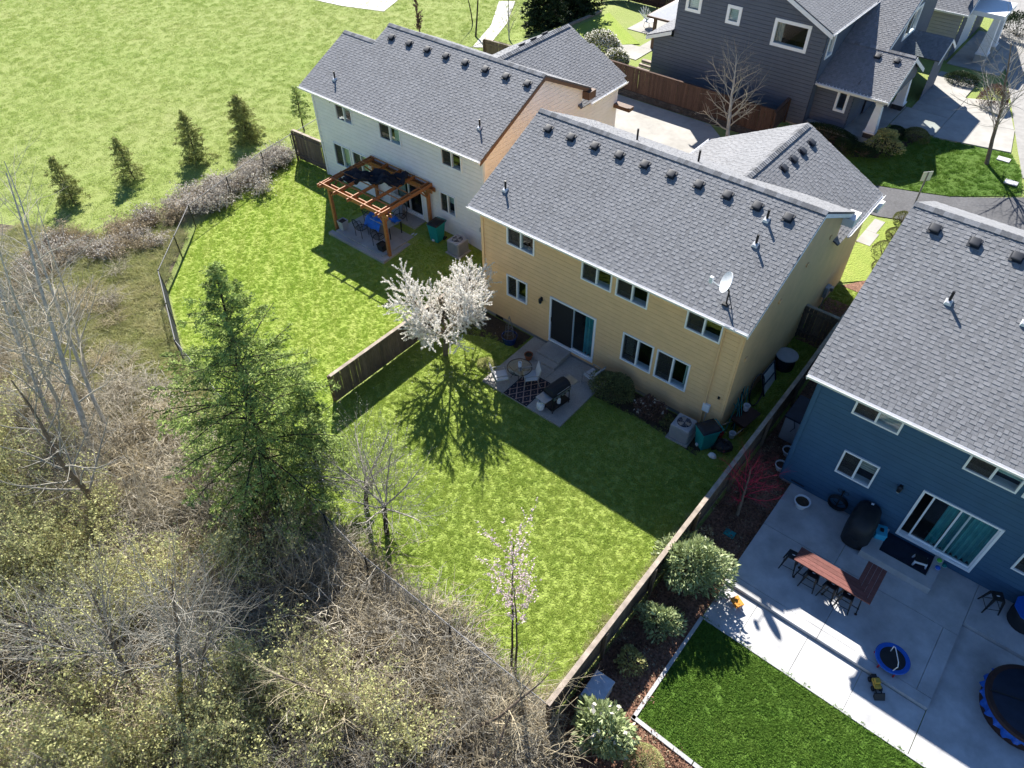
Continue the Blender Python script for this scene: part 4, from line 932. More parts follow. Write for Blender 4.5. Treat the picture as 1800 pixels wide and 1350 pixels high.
def make_bin(label, loc, rz, open_=False):
    t = thing('wheeled_bin', label, 'bin', loc, rz, 'teal wheeled bins'); b = .24
    mb = MB(); mb.hexa([(-.22, -.25, .08), (.22, -.25, .08), (.22, .22, .08), (-.22, .22, .08), (-.29, -.34, .98), (.29, -.34, .98), (.29, .32, .98), (-.29, .32, .98)]); mb.build('body', 'teal_plastic', t, bevel=.03)
    mb = MB(); mb.box(-.31, -.36, .95, .31, .34, 1.0); mb.build('rim', 'teal_plastic', t, bevel=.01)
    mb = MB(); vs = []
    for i in range(5):
        for j in range(5):
            x, y = -.30 + .15 * i, -.37 + .18 * j; vs.append((x, y, 1.008 + .05 * (1 - (x / .3) ** 2) * (1 - ((y + .01) / .38) ** 2) + .012))
    mb.add(vs, [(i * 5 + j, (i + 1) * 5 + j, (i + 1) * 5 + j + 1, i * 5 + j + 1) for i in range(4) for j in range(4)]); l = mb.build('lid', 'black_plastic', t, smooth=True); q = l.modifiers.new('solid', 'SOLIDIFY'); q.thickness = .025
    MB().tube([(-.27, .38, .96), (-.27, .43, .99), (.27, .43, .99), (.27, .38, .96)], .018, 6).build('handle', 'teal_plastic', t)
    for x in (-.26, .26): MB().tube([(x - .03, .24, .12), (x + .03, .24, .12)], .12, 14).build('wheel', 'black_plastic', t)
    MB().box(-.1, -.345, .5, .1, -.28, .7).build('badge', 'white_plastic', t).scale = (.5, 1, .35)
    return t
make_bin('teal wheeled bin with black lid beside the pergola post', (-4.95, 2.25, .22), .1)
make_bin('teal wheeled bin with black lid at the corner of the yellow house', (10.78, -.72, 0), -.55)
def make_ac(label, loc, rz):
    t = thing('air_conditioner', label, 'air conditioner', loc, rz, 'outdoor air conditioner units')
    MB().box(-.42, -.42, 0, .42, .42, .07).build('pad', 'concrete', t)
    MB().box(-.34, -.34, .07, .34, .34, .72).build('cabinet', 'ac_gray', t, bevel=.03)
    mb = MB()
    for k in range(12):
        u = -.3 + k * .055
        for q in ((u, -.352), (u, .352)): mb.box(q[0] - .012, q[1] - .01, .12, q[0] + .012, q[1] + .01, .66)
        for q in ((-.352, u), (.352, u)): mb.box(q[0] - .01, q[1] - .012, .12, q[0] + .01, q[1] + .012, .66)
    mb.build('louver', 'ac_gray', t, kind='stuff')
    MB().ring((0, 0, .728), .275, .026, 28, 6).build('fan_ring', 'ac_gray', t)
    MB().lathe((0, 0, .725), [(.255, 0), (.01, .002)], 28).build('fan_well', 'navy_vinyl', t)
    for k in range(3):
        a = k * 2.094; c, s = math.cos(a), math.sin(a); f = lambda r, w, z: (c * r - s * w, s * r + c * w, .738 + z)
        MB().add([f(.04, -.03, 0), f(.22, -.1, .012), f(.22, .08, -.004), f(.04, .04, 0)], [(0, 1, 2, 3)]).build('fan_blade', 'steel', t)
    mb = MB()
    for r in (.08, .14, .2): mb.ring((0, 0, .762), r, .004, 24, 4)
    for k in range(8): a = k * math.pi / 4; mb.tube([(0, 0, .764), (math.cos(a) * .26, math.sin(a) * .26, .752)], .004, 4)
    mb.build('fan_guard', 'ac_gray', t); return t
make_ac('gray air conditioner unit between white house and cherry tree', (-3.6, 2.2, .2), 0)
make_ac('gray air conditioner unit beside the bin at the yellow house', (9.93, -.82, .02), .05)

# ---------------------------------------------------------------- yellow house patio
pb_ = .09
# rug with a diamond print
m_, nt, N, L, B = _new('rug'); tc = N.new('ShaderNodeTexCoord'); sx = N.new('ShaderNodeSeparateXYZ'); L.new(tc.outputs['Object'], sx.inputs[0])
def mth(op, a, b=None):
    q = N.new('ShaderNodeMath'); q.operation = op
    for i, v in enumerate((a, b)):
        if v is None: continue
        if isinstance(v, (int, float)): q.inputs[i].default_value = v
        else: L.new(v, q.inputs[i])
    return q.outputs[0]
ax = mth('PINGPONG', mth('MULTIPLY', sx.outputs[0], 6.2), 1); ay_ = mth('PINGPONG', mth('MULTIPLY', sx.outputs[1], 4.4), 1)
dm = mth('ABSOLUTE', mth('SUBTRACT', mth('ADD', ax, ay_), 1)); dm2 = mth('PINGPONG', mth('MULTIPLY', dm, 2.0), 1)
rp = N.new('ShaderNodeValToRGB'); rp.color_ramp.elements[0].color = (.42, .27, .22, 1); rp.color_ramp.elements[1].color = (.022, .018, .03, 1); rp.color_ramp.elements[0].position = .18; rp.color_ramp.elements[1].position = .3
L.new(dm2, rp.inputs[0]); L.new(rp.outputs[0], B.inputs['Base Color']); B.inputs['Roughness'].default_value = .95; MATS['rug'] = m_
rug = thing('patio_rug', 'dark patterned outdoor rug with pinkish diamonds on the patio', 'rug', (4.25, -2.5, pb_)); MB().box(-.52, -.72, 0, .52, .72, .008).build('weave', 'rug', rug); MB().box(-.56, -.76, 0, .56, .76, .005).build('border', 'navy_vinyl', rug)
gt = thing('glass_table', 'round glass top patio table with a pale candle holder', 'table', (3.7, -2.3, pb_ + .0))
MB().lathe((0, 0, .62), [(.01, 0), (.46, 0), (.47, .006), (.46, .012), (.01, .012)], 32).build('table_top', 'glass_table', gt); MB().ring((0, 0, .625), .47, .016, 32, 6).build('rim', 'black_metal', gt)
for k in range(4): a = k * math.pi / 2 + .5; MB().tube([(math.cos(a) * .34, math.sin(a) * .34, 0), (math.cos(a) * .2, math.sin(a) * .2, .35), (math.cos(a) * .4, math.sin(a) * .4, .61)], .013, 6).build('leg', 'black_metal', gt)
MB().ring((0, 0, .35), .2, .01, 20, 5).build('brace_ring', 'black_metal', gt)
cd = thing('candle_holder', 'small pale cylinder standing on the round glass table', 'candle holder', (3.68, -2.25, pb_ + .634)); MB().lathe((0, 0, 0), [(.07, 0), (.075, .2), (.06, .2), (.055, .03)], 16).build('cup', 'white_plastic', cd)
def sling_chair(label, loc, rz, group='cushioned patio chairs'):
    t = thing('patio_chair', label, 'chair', loc, rz, group); f = 'chair_frame'
    for x in (-.28, .28):
        MB().tube([(x, -.28, 0), (x, -.26, .42), (x, -.24, .62)], .016, 6).build('leg', f, t); MB().tube([(x, .34, 0), (x, .22, .4), (x, .36, .95)], .016, 6).build('leg', f, t)
        MB().tube([(x, -.28, .62), (x, .0, .66), (x, .28, .63)], .02, 6).build('armrest', f, t)
    MB().tube([(-.28, -.24, .4), (.28, -.24, .4)], .014, 6).tube([(-.28, .22, .4), (.28, .22, .4)], .014, 6).tube([(-.28, .36, .95), (.28, .36, .95)], .016, 6).build('crossbar', f, t)
    MB().box(-.26, -.26, .4, .26, .22, .47).build('seat', 'cushion', t, bevel=.025)
    MB().hexa([(-.26, .2, .46), (.26, .2, .46), (.26, .27, .44), (-.26, .27, .44), (-.26, .33, .94), (.26, .33, .94), (.26, .39, .93), (-.26, .39, .93)]).build('backrest', 'cushion', t, bevel=.02); return t
sling_chair('metal patio chair with pale seat standing against the round bush', (5.98, -.72, pb_), -1.75)
sling_chair('pale cushioned patio chair on the sunny left corner of the patio', (3.3, -2.95, pb_), 2.5)
sling_chair('pale cushioned patio chair standing on the patterned rug', (4.2, -2.25, pb_ + .008), -.75)
gr = thing('gas_grill', 'black gas grill with steel side shelves and open cart', 'grill', (5.62, -2.5, pb_), 1.42)
for x in (-.42, .42):
    for y in (-.22, .22): MB().tube([(x, y, .03), (x, y, .78)], .022, 6).build('leg', 'black_metal', gr)
MB().box(-.46, -.25, .16, .46, .25, .2).build('bottom_shelf', 'black_metal', gr); MB().box(-.44, -.26, .72, .44, .26, .88).build('firebox', 'black_metal', gr, bevel=.02)
mb = MB(); pr_ = [(-.27, .885), (-.27, .98), (-.2, 1.1), (-.05, 1.16), (.12, 1.14), (.25, 1.02), (.27, .885)]; k = len(pr_)
mb.add([(-.43, y, z) for y, z in pr_] + [(.43, y, z) for y, z in pr_], [(i, i + 1, k + i + 1, k + i) for i in range(k - 1)] + [tuple(range(k))[::-1], tuple(range(k, 2 * k))]); mb.build('lid', 'black_plastic', gr, bevel=.01)
MB().tube([(-.3, -.31, 1.02), (.3, -.31, 1.02)], .016, 8).build('lid_handle', 'steel', gr); MB().box(-.43, -.29, .74, .43, -.262, .87).build('control_panel', 'steel', gr)
for k in range(4): MB().lathe((-.3 + k * .2, -.305, .8), [(.028, -.02), (.028, .02)], 10).build('knob', 'black_plastic', gr)
for s in (-1, 1): MB().box(s * .46 if s > 0 else -.86, -.24, .84, .86 if s > 0 else -.46, .24, .875).build('side_shelf', 'steel', gr, bevel=.01)
for x in (-.42, .42): MB().tube([(x - .03, .22, .09), (x + .03, .22, .09)], .09, 14).build('wheel', 'black_plastic', gr)
def propane(label, loc):
    t = thing('propane_tank', label, 'gas bottle', loc); MB().lathe((0, 0, 0), [(.1, 0), (.1, .04), (.145, .08), (.155, .18), (.15, .27), (.1, .33), (.05, .35)], 18).build('body', 'white_plastic', t, smooth=True)
    MB().lathe((0, 0, .34), [(.1, 0), (.105, .1), (.095, .1), (.09, 0)], 18).build('collar', 'white_plastic', t); MB().tube([(0, 0, .34), (0, 0, .41), (.05, 0, .42)], .018, 8).build('valve', 'steel', t)
propane('white propane tank standing in front of the gas grill', (5.28, -3.02, pb_)); 
tk = thing('grill_canister', 'small white canister on the bottom shelf of the gas grill', 'canister', (5.72, -2.5, pb_ + .2)); MB().lathe((0, 0, 0), [(.07, 0), (.075, .2), (.04, .25)], 14).build('can', 'white_plastic', tk)
planter('flower_pot', 'empty terracotta pot beside the patio steps', (3.28, -1.22, pb_), .11, .17, .26, 'terracotta')
bpn = planter('blue_pot', 'dark blue glazed pot with a spiral wire trellis by the yellow wall', (2.0, -.85, .02), .26, .32, .34, 'blue_glaze', 'pot')
mb = MB()
for k in range(5): a = k * 1.257; mb.tube([(math.cos(a) * .2, math.sin(a) * .2 + .0, .3), (math.cos(a) * .13, math.sin(a) * .13, .9), (0, 0, 1.35)], .008, 4)
mb.tube([(.2 * (1 - t / 46) * math.cos(t * .8) , .2 * (1 - t / 46) * math.sin(t * .8), .34 + t * .021) for t in range(46)], .007, 4); mb.build('trellis', 'galv', bpn)
# clutter along the side of the yellow house
cl = thing('garden_stakes', 'bundle of green garden stakes and hoses leaning on the yellow house', 'stakes', (10.98, .85, 0)); rg = random.Random(3)
for k in range(14): MB().tube([(rg.uniform(.05, .5), rg.uniform(-.6, .5), 0), (rg.uniform(-.05, .05), rg.uniform(-.2, .7), rg.uniform(.9, 1.6))], .014, 5).build('stake', 'teal_plastic' if k % 3 else 'black_plastic', cl)
wbw = thing('wheelbarrow', 'dark wheelbarrow full of clutter by the side of the yellow house', 'wheelbarrow', (11.4, 1.0, 0), 1.4)
MB().hexa([(-.35, -.2, .25), (.3, -.2, .25), (.3, .2, .25), (-.35, .2, .25), (-.5, -.33, .55), (.45, -.33, .6), (.45, .33, .6), (-.5, .33, .55)]).build('tray', 'tub_brown', wbw, bevel=.02)
for s in (-1, 1): MB().tube([(.62, s * .05, .18), (-.1, s * .2, .26), (-.95, s * .3, .5)], .022, 6).build('handle', 'fence_cap', wbw); MB().tube([(-.3, s * .2, .25), (-.4, s * .22, 0)], .018, 6).build('leg', 'black_metal', wbw)
MB().ring((.62, 0, .18), .15, .035, 18, 6, (0, 1, 0)).build('wheel', 'black_plastic', wbw)
for i, (x, y, z, mt, nm, lb_) in enumerate(((11.28, 1.2, .6, 'white_plastic', 'jug', 'white plastic jug lying in the wheelbarrow'), (11.5, .55, 0, 'yellow_plastic', 'bucket', 'small yellow bucket on the ground beside the wheelbarrow'), (11.35, .25, 0, 'white_plastic', 'bucket', 'small white bucket on the ground near the fence and wheelbarrow'), (11.0, .0, 0, 'red_plastic', 'bucket', 'red container at the corner of the yellow house'))):
    t = thing(nm, lb_, nm, (x, y, z)); MB().lathe((0, 0, 0), [(.09, 0), (.12, .24), (.105, .24), (.09, .03)], 14).build('body', mt, t); MB().ring((0, 0, .24), .12, .008, 16, 4).build('rim', mt, t)
hp = thing('netting_hoop', 'black oval hoop with netting leaning on the yellow side wall', 'hoop', (11.05, 2.35, 0)); MB().ring((.1, 0, .62), .6, .025, 28, 6, (.96, 0, .26), 1, 1).build('rim', 'black_metal', hp)
mb = MB()
for k in range(-5, 6): mb.tube([(.1 - .03, k * .1, .62 - math.sqrt(.36 - (k * .1) ** 2)), (.1 - .16, k * .1, .62 + math.sqrt(max(.001, .36 - (k * .1) ** 2)))], .006, 4)
mb.build('netting', 'black_plastic', hp)
sf = thing('screen_frame', 'white mesh panel in a dark frame leaning on the yellow side wall', 'frame', (11.02, 3.3, 0)); MB().hexa([(.3, -.5, 0), (.33, -.5, 0), (.33, .5, 0), (.3, .5, 0), (0, -.5, .95), (.03, -.5, .95), (.03, .5, .95), (0, .5, .95)]).build('panel', 'white_plastic', sf)
for a, b in (((.34, -.5, 0), (.04, -.5, .97)), ((.34, .5, 0), (.04, .5, .97)), ((.34, -.5, .02), (.34, .5, .02)), ((.04, -.5, .97), (.04, .5, .97)), ((.19, -.5, .48), (.19, .5, .48))): MB().bar(a, b, .05).build('frame_bar', 'navy_vinyl', sf)
rt = thing('barrel', 'dark round topped barrel by the side wall of the yellow house', 'barrel', (11.25, 4.6, 0)); MB().lathe((0, 0, 0), [(.3, 0), (.36, .2), (.38, .5), (.36, .75)], 20).build('body', 'navy_vinyl', rt, smooth=True); MB().lathe((0, 0, .76), [(.42, 0), (.42, .04), (.3, .08), (.02, .1)], 20).build('lid', 'ac_gray', rt, smooth=True)
tr_ = thing('trash_bag', 'crumpled black trash bag beside the teal bin by the yellow house', 'bag', (11.35, -.45, 0)); 
mb = MB(); vs = []; n, m = 14, 9; rg = random.Random(9)
for i in range(m):
    for j in range(n): a = j * 2 * math.pi / n; f = math.sin(math.pi * (i + .3) / (m)) ** .7; r = .34 * f * rg.uniform(.86, 1.1); vs.append((r * math.cos(a), r * math.sin(a) * .85, .42 * i / (m - 1) * rg.uniform(.95, 1.05)))
mb.add(vs, [(i * n + j, i * n + (j + 1) % n, (i + 1) * n + (j + 1) % n, (i + 1) * n + j) for i in range(m - 1) for j in range(n)] + [tuple((m - 1) * n + j for j in range(n))]); mb.build('bag', 'black_plastic', tr_); MB().tube([(0, 0, .42), (.03, .02, .52)], [.03, .06], 8).build('knot', 'black_plastic', tr_)
wg = thing('white_bag', 'crumpled white bag on the dark grass beside the teal bin', 'bag', (11.25, -.98, 0)); MB().lathe((0, 0, 0), [(.1, 0), (.14, .06), (.1, .16), (.03, .2)], 7, 1.2, .8).build('bag', 'white_plastic', wg)
mt = thing('utility_cabinet', 'gray meter cabinet on the far end of the yellow side wall', 'meter', (W + .03, 8.6, 1.0)); MB().box(0, -.15, 0, .14, .2, .5).build('box', 'ac_gray', mt, bevel=.01); MB().tube([(.07, 0, 0), (.07, 0, -.75)], .025, 6).build('conduit', 'ac_gray', mt); MB().lathe((.15, .3, .25), [(.1, -.08), (.1, .08)], 14).build('dial', 'steel', mt)

# ---------------------------------------------------------------- blue house patio
pz_ = .15
planter('bowl_planter', 'white round bowl planter on the pale patio near the blue corner', (14.5, -1.12, pz_), .14, .25, .32, 'white_plastic')
hs = thing('hose_reel', 'black coiled garden hose hanging on the blue wall', 'hose', (15.4, by - .03, pz_)); mb = MB()
for k in range(5): mb.ring((0, -.06 - .03 * k, .36), .29 - .008 * (k % 3), .02, 28, 6, (0, 1, .05))
mb.build('coil', 'black_plastic', hs)
mb = MB(); mb.ring((0, -.03, .36), .16, .01, 20, 5, (0, 1, 0)); mb.box(-.02, -.06, .06, .02, 0, .9)
for sx_ in (-.1, .1): mb.ring((sx_, -.05, .86), .07, .008, 14, 4, (0, 1, 0))
mb.build('bracket', 'black_metal', hs)
gc = thing('covered_grill', 'barbecue under a black fabric cover beside the blue wall', 'grill', (16.3, -.98, pz_), 0.05); mb = MB(); vs = []; n = 20; rg = random.Random(2)
for k, (z, sx_, sy_) in enumerate(((0.05, .40, .62), (.3, .42, .64), (.75, .40, .66), (.98, .36, .6), (1.14, .27, .42), (1.2, .12, .2))):
    for j in range(n):
        a = 2 * math.pi * j / n; c, s = math.cos(a), math.sin(a); q = (abs(c) ** 4 + abs(s) ** 4) ** -.25; w = rg.uniform(.96, 1.03); vs.append((c * q * sx_ * w, s * q * sy_ * w, z))
mb.add(vs, [(i * n + j, i * n + (j + 1) % n, (i + 1) * n + (j + 1) % n, (i + 1) * n + j) for i in range(5) for j in range(n)] + [tuple(5 * n + j for j in range(n))]); mb.build('cover', 'black_plastic', gc, smooth=True)
MB().box(-.04, .35, 1.14, .04, .42, 1.17).build('tag', 'white_plastic', gc); MB().tube([(-.15, -.64, .55), (0, -.7, .5), (.15, -.64, .55)], .015, 6).build('strap', 'black_metal', gc)
cy = thing('cooler', 'small cyan plastic box on the concrete landing by the grill', 'box', (16.86, -.8, .42), .3); MB().box(-.16, -.2, 0, .16, .2, .22).build('body', 'cyan_plastic', cy, bevel=.03); MB().box(-.17, -.21, .2, .17, .21, .26).build('lid', 'cyan_plastic', cy, bevel=.02); MB().box(-.05, -.06, .26, .05, .06, .3).build('handle', 'black_plastic', cy)
ss = thing('step_stool', 'small white step stool with black top in front of the blue house door', 'stool', (18.15, -.92, .30), .3); MB().box(-.17, -.13, .2, .17, .13, .225).build('top', 'black_plastic', ss, bevel=.01)
for s in (-1, 1):
    for t in (-1, 1): MB().hexa([(s * .18 - .02, t * .14 - .02, 0), (s * .18 + .02, t * .14 - .02, 0), (s * .18 + .02, t * .14 + .02, 0), (s * .18 - .02, t * .14 + .02, 0), (s * .15 - .03, t * .11 - .02, .2), (s * .15 + .03, t * .11 - .02, .2), (s * .15 + .03, t * .11 + .02, .2), (s * .15 - .03, t * .11 + .02, .2)]).build('leg', 'white_plastic', ss)
    MB().box(-.14, s * .125 - .012, .12, .14, s * .125 + .012, .2).build('apron', 'white_plastic', ss)
for i, (x, y, mt_, lbl) in enumerate(((18.58, -.62, 'green_plastic', 'light green toy ball on the landing by the sliding door'), (18.62, -.9, 'blue_plastic', 'blue toy ball on the landing by the sliding door'), (18.78, -.47, 'teal_plastic', 'teal toy ball at the foot of the blue wall'))):
    t = thing('toy_ball', lbl, 'ball', (x, y, .42 if x < 18.7 else .15)); MB().lathe((0, 0, .08), [(.002, -.08), (.05, -.062), (.077, -.02), (.077, .02), (.05, .062), (.002, .08)], 14).build('shell', mt_, t, smooth=True); MB().ring((0, 0, .08), .079, .006, 18, 4).build('seam', 'white_plastic', t)
# L shaped bar table, plank by plank
bt = thing('bar_table', 'tall L shaped table with reddish brown plank top on black trestles', 'table', (15.22, -3.45, pz_)); th = .86
A, Bc = Vector((0, .26, 0)), Vector((1.95, .96, 0))
def pl(p0, p1, p2, p3): 
    m = MB(); q = [Vector(p) for p in (p0, p1, p2, p3)]; m.hexa([(v.x, v.y, th) for v in q] + [(v.x, v.y, th + .04) for v in q]); m.build('plank', 'table_plank', bt)
for k in range(4):
    y0, y1 = -.28 + k * .137, -.28 + (k + 1) * .137 - .008; e0, e1 = 2.24 - k * .137, 2.24 - (k + 1) * .137 + .008
    pl((0, y0, 0), (e0, y0, 0), (e1, y1, 0), (0, y1, 0)); pl((e0 + .006, y0 + .006, 0), (e0 + .006, 1.05, 0), (e1 + .006, 1.05, 0), (e1 + .006, y1 + .002, 0))
for x, y in ((.2, -.2), (1.1, -.2), (2.1, -.2), (.2, .2), (1.1, .2), (2.0, .95)):
    MB().tube([(x, y, .02), (x + (.12 if x < 2 else -.1), y * .6 + (.36 if y > .9 else 0), th)], .018, 6).build('leg', 'black_metal', bt); MB().lathe((x, y, 0), [(.04, 0), (.04, .02), (.02, .03)], 10).build('foot', 'tub_brown', bt)
MB().tube([(.2, -.2, .3), (1.1, -.2, .3), (2.1, -.2, .3)], .014, 6).tube([(.2, .2, .5), (2.05, .2, .5)], .014, 6).build('stretcher', 'black_metal', bt)
def bar_stool(label, loc, rz):
    t = thing('bar_stool', label, 'stool', loc, rz, 'black metal bar stools')
    MB().box(-.16, -.16, .62, .16, .16, .655).build('seat', 'black_metal', t, bevel=.02)
    for s in (-1, 1):
        for u in (-1, 1): MB().hexa([(s * .22 - .012, u * .22 - .012, 0), (s * .22 + .012, u * .22 - .012, 0), (s * .22 + .012, u * .22 + .012, 0), (s * .22 - .012, u * .22 + .012, 0), (s * .135 - .03, u * .135 - .03, .62), (s * .135 + .03, u * .135 - .03, .62), (s * .135 + .03, u * .135 + .03, .62), (s * .135 - .03, u * .135 + .03, .62)]).build('leg', 'black_metal', t)
    for s in (-1, 1): MB().bar((-.19, s * .19, .2), (.19, s * .19, .2), .014).bar((s * .19, -.19, .22), (s * .19, .19, .22), .014).build('footrest', 'black_metal', t)
    MB().lathe((0, 0, .656), [(.05, 0), (.001, .002)], 12, 1, .35).build('grip_hole', 'white_plastic', t); return t
for i, (x, y, r) in enumerate(((15.14, -3.42, .1), (15.85, -3.62, .05), (16.42, -3.6, -.05), (16.9, -3.62, .08), (20.2, -1.0, .5))):
    bar_stool(('black metal stool at the left end of the plank table', 'black metal stool second from the left under the plank table', 'black metal stool third from the left under the plank table', 'black metal stool at the right under the plank table corner', 'black metal stool beside the bright blue round table')[i], (x, y, pz_), r)
# small blue trampoline with handle bar
tm = thing('mini_trampoline', 'small blue rimmed trampoline with a pale handle on the patio', 'trampoline', (18.58, -4.42, pz_)); MB().lathe((0, 0, .2), [(.34, -.01), (.44, -.02), (.46, .02), (.44, .045), (.34, .035), (.33, .01)], 36).build('rim_pad', 'blue_plastic', tm, smooth=True)
MB().lathe((0, 0, .2), [(.345, .018), (.002, .012)], 36).build('mat', 'black_plastic', tm); MB().box(-.07, -.16, .213, .07, .0, .217).build('logo_patch', 'ac_gray', tm)
for k in range(6): a = k * math.pi / 3; MB().tube([(math.cos(a) * .42, math.sin(a) * .42, 0), (math.cos(a) * .42, math.sin(a) * .42, .19)], .018, 6).lathe((math.cos(a) * .42, math.sin(a) * .42, 0), [(.026, 0), (.026, .03)], 8).build('leg', 'red_plastic', tm)
MB().tube([(.12, -.34, .2), (.14, -.4, .6), (.1, -.3, .66), (-.1, .05, .66), (-.14, .1, .6), (-.12, .16, .24)], .013, 6).build('handle_bar', 'white_plastic', tm)
ld = thing('toy_loader', 'small yellow toy loader on the sunlit lower patio', 'toy', (18.5, -5.25, .03), -.9)
MB().box(-.12, -.09, .1, .16, .09, .2).build('body', 'yellow_plastic', ld, bevel=.015); MB().box(-.08, -.07, .2, .06, .07, .31).build('cab', 'yellow_plastic', ld, bevel=.015); MB().box(-.24, -.07, .09, -.12, .07, .18).build('engine', 'black_plastic', ld, bevel=.01)
for x in (-.13, .12):
    for s in (-1, 1): MB().tube([(x, s * .08, .07), (x, s * .13, .07)], .07, 14).build('wheel', 'black_plastic', ld)
MB().hexa([(.3, -.14, .02), (.42, -.14, .02), (.42, .14, .02), (.3, .14, .02), (.27, -.14, .16), (.3, -.14, .16), (.3, .14, .16), (.27, .14, .16)]).build('bucket', 'black_plastic', ld); MB().bar((.14, -.07, .15), (.3, -.07, .1), .03).bar((.14, .07, .15), (.3, .07, .1), .03).build('arm', 'black_plastic', ld)
to = thing('toy_wagon', 'small orange and white toy wagon on the sunlit patio corner', 'toy', (14.5, -5.5, .03), -.5); MB().hexa([(-.12, -.1, .07), (.12, -.1, .07), (.12, .1, .07), (-.12, .1, .07), (-.17, -.14, .2), (.17, -.14, .2), (.17, .14, .2), (-.17, .14, .2)]).build('tray', 'orange_plastic', to); MB().box(-.15, -.12, .165, .15, .12, .215).build('load', 'orange_plastic', to)
for x in (-.1, .1):
    for s in (-1, 1): MB().tube([(x, s * .1, .05), (x, s * .13, .05)], .05, 12).build('wheel', 'white_plastic', to)
MB().tube([(.14, 0, .08), (.3, .05, .04)], .012, 6).build('pull_handle', 'white_plastic', to)
sp = thing('round_tub', 'large round dark tub with navy cover and bright blue skirt', 'tub', (21.75, -3.55, .03)); MB().lathe((0, 0, 0), [(1.0, 0), (1.03, .1), (1.03, .5), (1.0, .52)], 48).build('wall', 'tub_brown', sp, smooth=True)
mb = MB(); vs = []; n = 90; rg = random.Random(6)
for k, z in enumerate((.56, .42, .3)):
    for j in range(n): a = 2 * math.pi * j / n; r = 1.05 + .03 * k * math.sin(j * 1.7) + .02 * k; vs.append((r * math.cos(a), r * math.sin(a), z - (.06 * math.sin(j * .61) if k == 2 else 0)))
mb.add(vs, [(i * n + j, (i + 1) * n + j, (i + 1) * n + (j + 1) % n, i * n + (j + 1) % n) for i in range(2) for j in range(n)]); mb.build('skirt', 'blue_plastic', sp)
MB().lathe((0, 0, .55), [(1.07, -.06), (1.09, 0), (1.05, .05), (.98, .06)], 48).build('rim', 'tub_brown', sp, smooth=True); MB().lathe((0, 0, .58), [(1.0, 0), (.9, .05), (.02, .07)], 48).build('cover', 'navy_vinyl', sp, smooth=True); MB().bar((-.95, -.3, .655), (.95, .3, .655), .03, .02).build('seam', 'black_plastic', sp)
bt2 = thing('round_table', 'bright blue round topped table with black base at the right edge', 'table', (21.1, -.85, pz_)); MB().lathe((0, 0, .62), [(.46, 0), (.5, .02), (.5, .05), (.02, .055)], 9).build('table_top', 'blue_plastic', bt2); MB().lathe((0, 0, 0), [(.42, 0), (.46, .3), (.4, .6), (.38, .62)], 24).build('base', 'black_plastic', bt2, smooth=True)
for i, (x, y) in enumerate(((13.22, .75), (13.3, -.0))):
    t = planter('round_pot', ('white round pot farther back in the dark gap by the blue house', 'white round pot nearer the corner of the blue house')[i], (x, y, .0), .12, .2, .28, 'white_plastic')
sd_ = thing('storage_box', 'gray storage cabinet with dark lid in the gap by the blue house', 'cabinet', (12.95, 1.9, 0)); MB().box(-.32, -.6, 0, .32, .6, 1.1).build('body', 'ac_gray', sd_, bevel=.02); MB().box(-.36, -.64, 1.1, .36, .64, 1.18).build('lid', 'navy_vinyl', sd_, bevel=.02); MB().tube([(.0, -.68, 1.15), (.1, -.7, .9), (.0, -.66, .6)], .012, 5).build('strap', 'black_plastic', sd_)
db = thing('utility_box', 'flat topped gray utility box among the shrubs by the fence end', 'utility box', (12.85, -10.3, 0), .05); MB().box(-.26, -.4, 0, .26, .4, .55).build('body', 'ac_gray', db, bevel=.02); MB().box(-.29, -.43, .55, .29, .43, .62).build('lid', 'steel', db, bevel=.015)
vb = thing('valve_cover', 'small green valve cover in the mulch under the red maple', 'utility cover', (13.2, -3.4, .0)); MB().box(-.17, -.13, 0, .17, .13, .05).build('lid', 'teal_plastic', vb, bevel=.01)

# ---------------------------------------------------------------- street side things
sg = thing('street_sign', 'blank back of a metal sign on a post by the lane', 'sign', (11.45, 18.2, .42)); MB().tube([(0, 0, -.1), (0, 0, 2.05)], .03, 8).build('post', 'galv', sg); MB().box(-.02, -.2, 1.6, .0, .2, 2.05).build('panel', 'sign_back', sg, bevel=.008); sg.rotation_euler = (0, 0, -.7); sg.scale = (1.25, 1.25, 1.05)
ch = thing('shell_chair', 'white wire peacock style chair on the patio behind the gray house', 'chair', (-10.6, 29.6, .95), 2.9); mb = MB()
for k in range(7):
    a = -1.05 + k * .35; c, s = math.sin(a), math.cos(a); mb.tube([(0, .25, .42), (c * .5 - .1 * s, .4, .5 + s * .6), (c * .75, .5, .55 + s * .9), (c * .5 + .1 * s, .4, .5 + s * .6), (0, .25, .42)], .02, 5)
mb.build('backrest', 'white_plastic', ch); MB().lathe((0, 0, .38), [(.38, 0), (.42, .05), (.02, .07)], 18).build('seat', 'white_plastic', ch)
for k in range(4): a = k * math.pi / 2 + .78; MB().tube([(math.cos(a) * .3, math.sin(a) * .3, .38), (math.cos(a) * .36, math.sin(a) * .36, 0)], .02, 5).build('leg', 'white_plastic', ch)
gz2 = thing('garden_pavilion', 'wooden posted pavilion with pale metal roof behind the gray house', 'pavilion', (-8.5, 26.4, .9))
for x in (.1, 2.6):
    for y in (.1, 3.0): MB().box(x - .09, y - .09, 0, x + .09, y + .09, 2.1).build('post', 'trim_brown', gz2)
MB().add([(-.3, -.3, 2.1), (3, -.3, 2.1), (3, 3.4, 2.1), (-.3, 3.4, 2.1), (1.2, 1.55, 2.9), (1.6, 1.55, 2.9)], [(0, 1, 5, 4), (1, 2, 5), (2, 3, 4, 5), (3, 0, 4), (3, 2, 1, 0)]).build('roof', 'cushion', gz2)
for a, b in (((-.3, -.3, 2.06), (3, -.3, 2.06)), ((-.3, -.3, 2.06), (-.3, 3.4, 2.06))): MB().bar(a, b, .08, .12).build('beam', 'trim_brown', gz2)
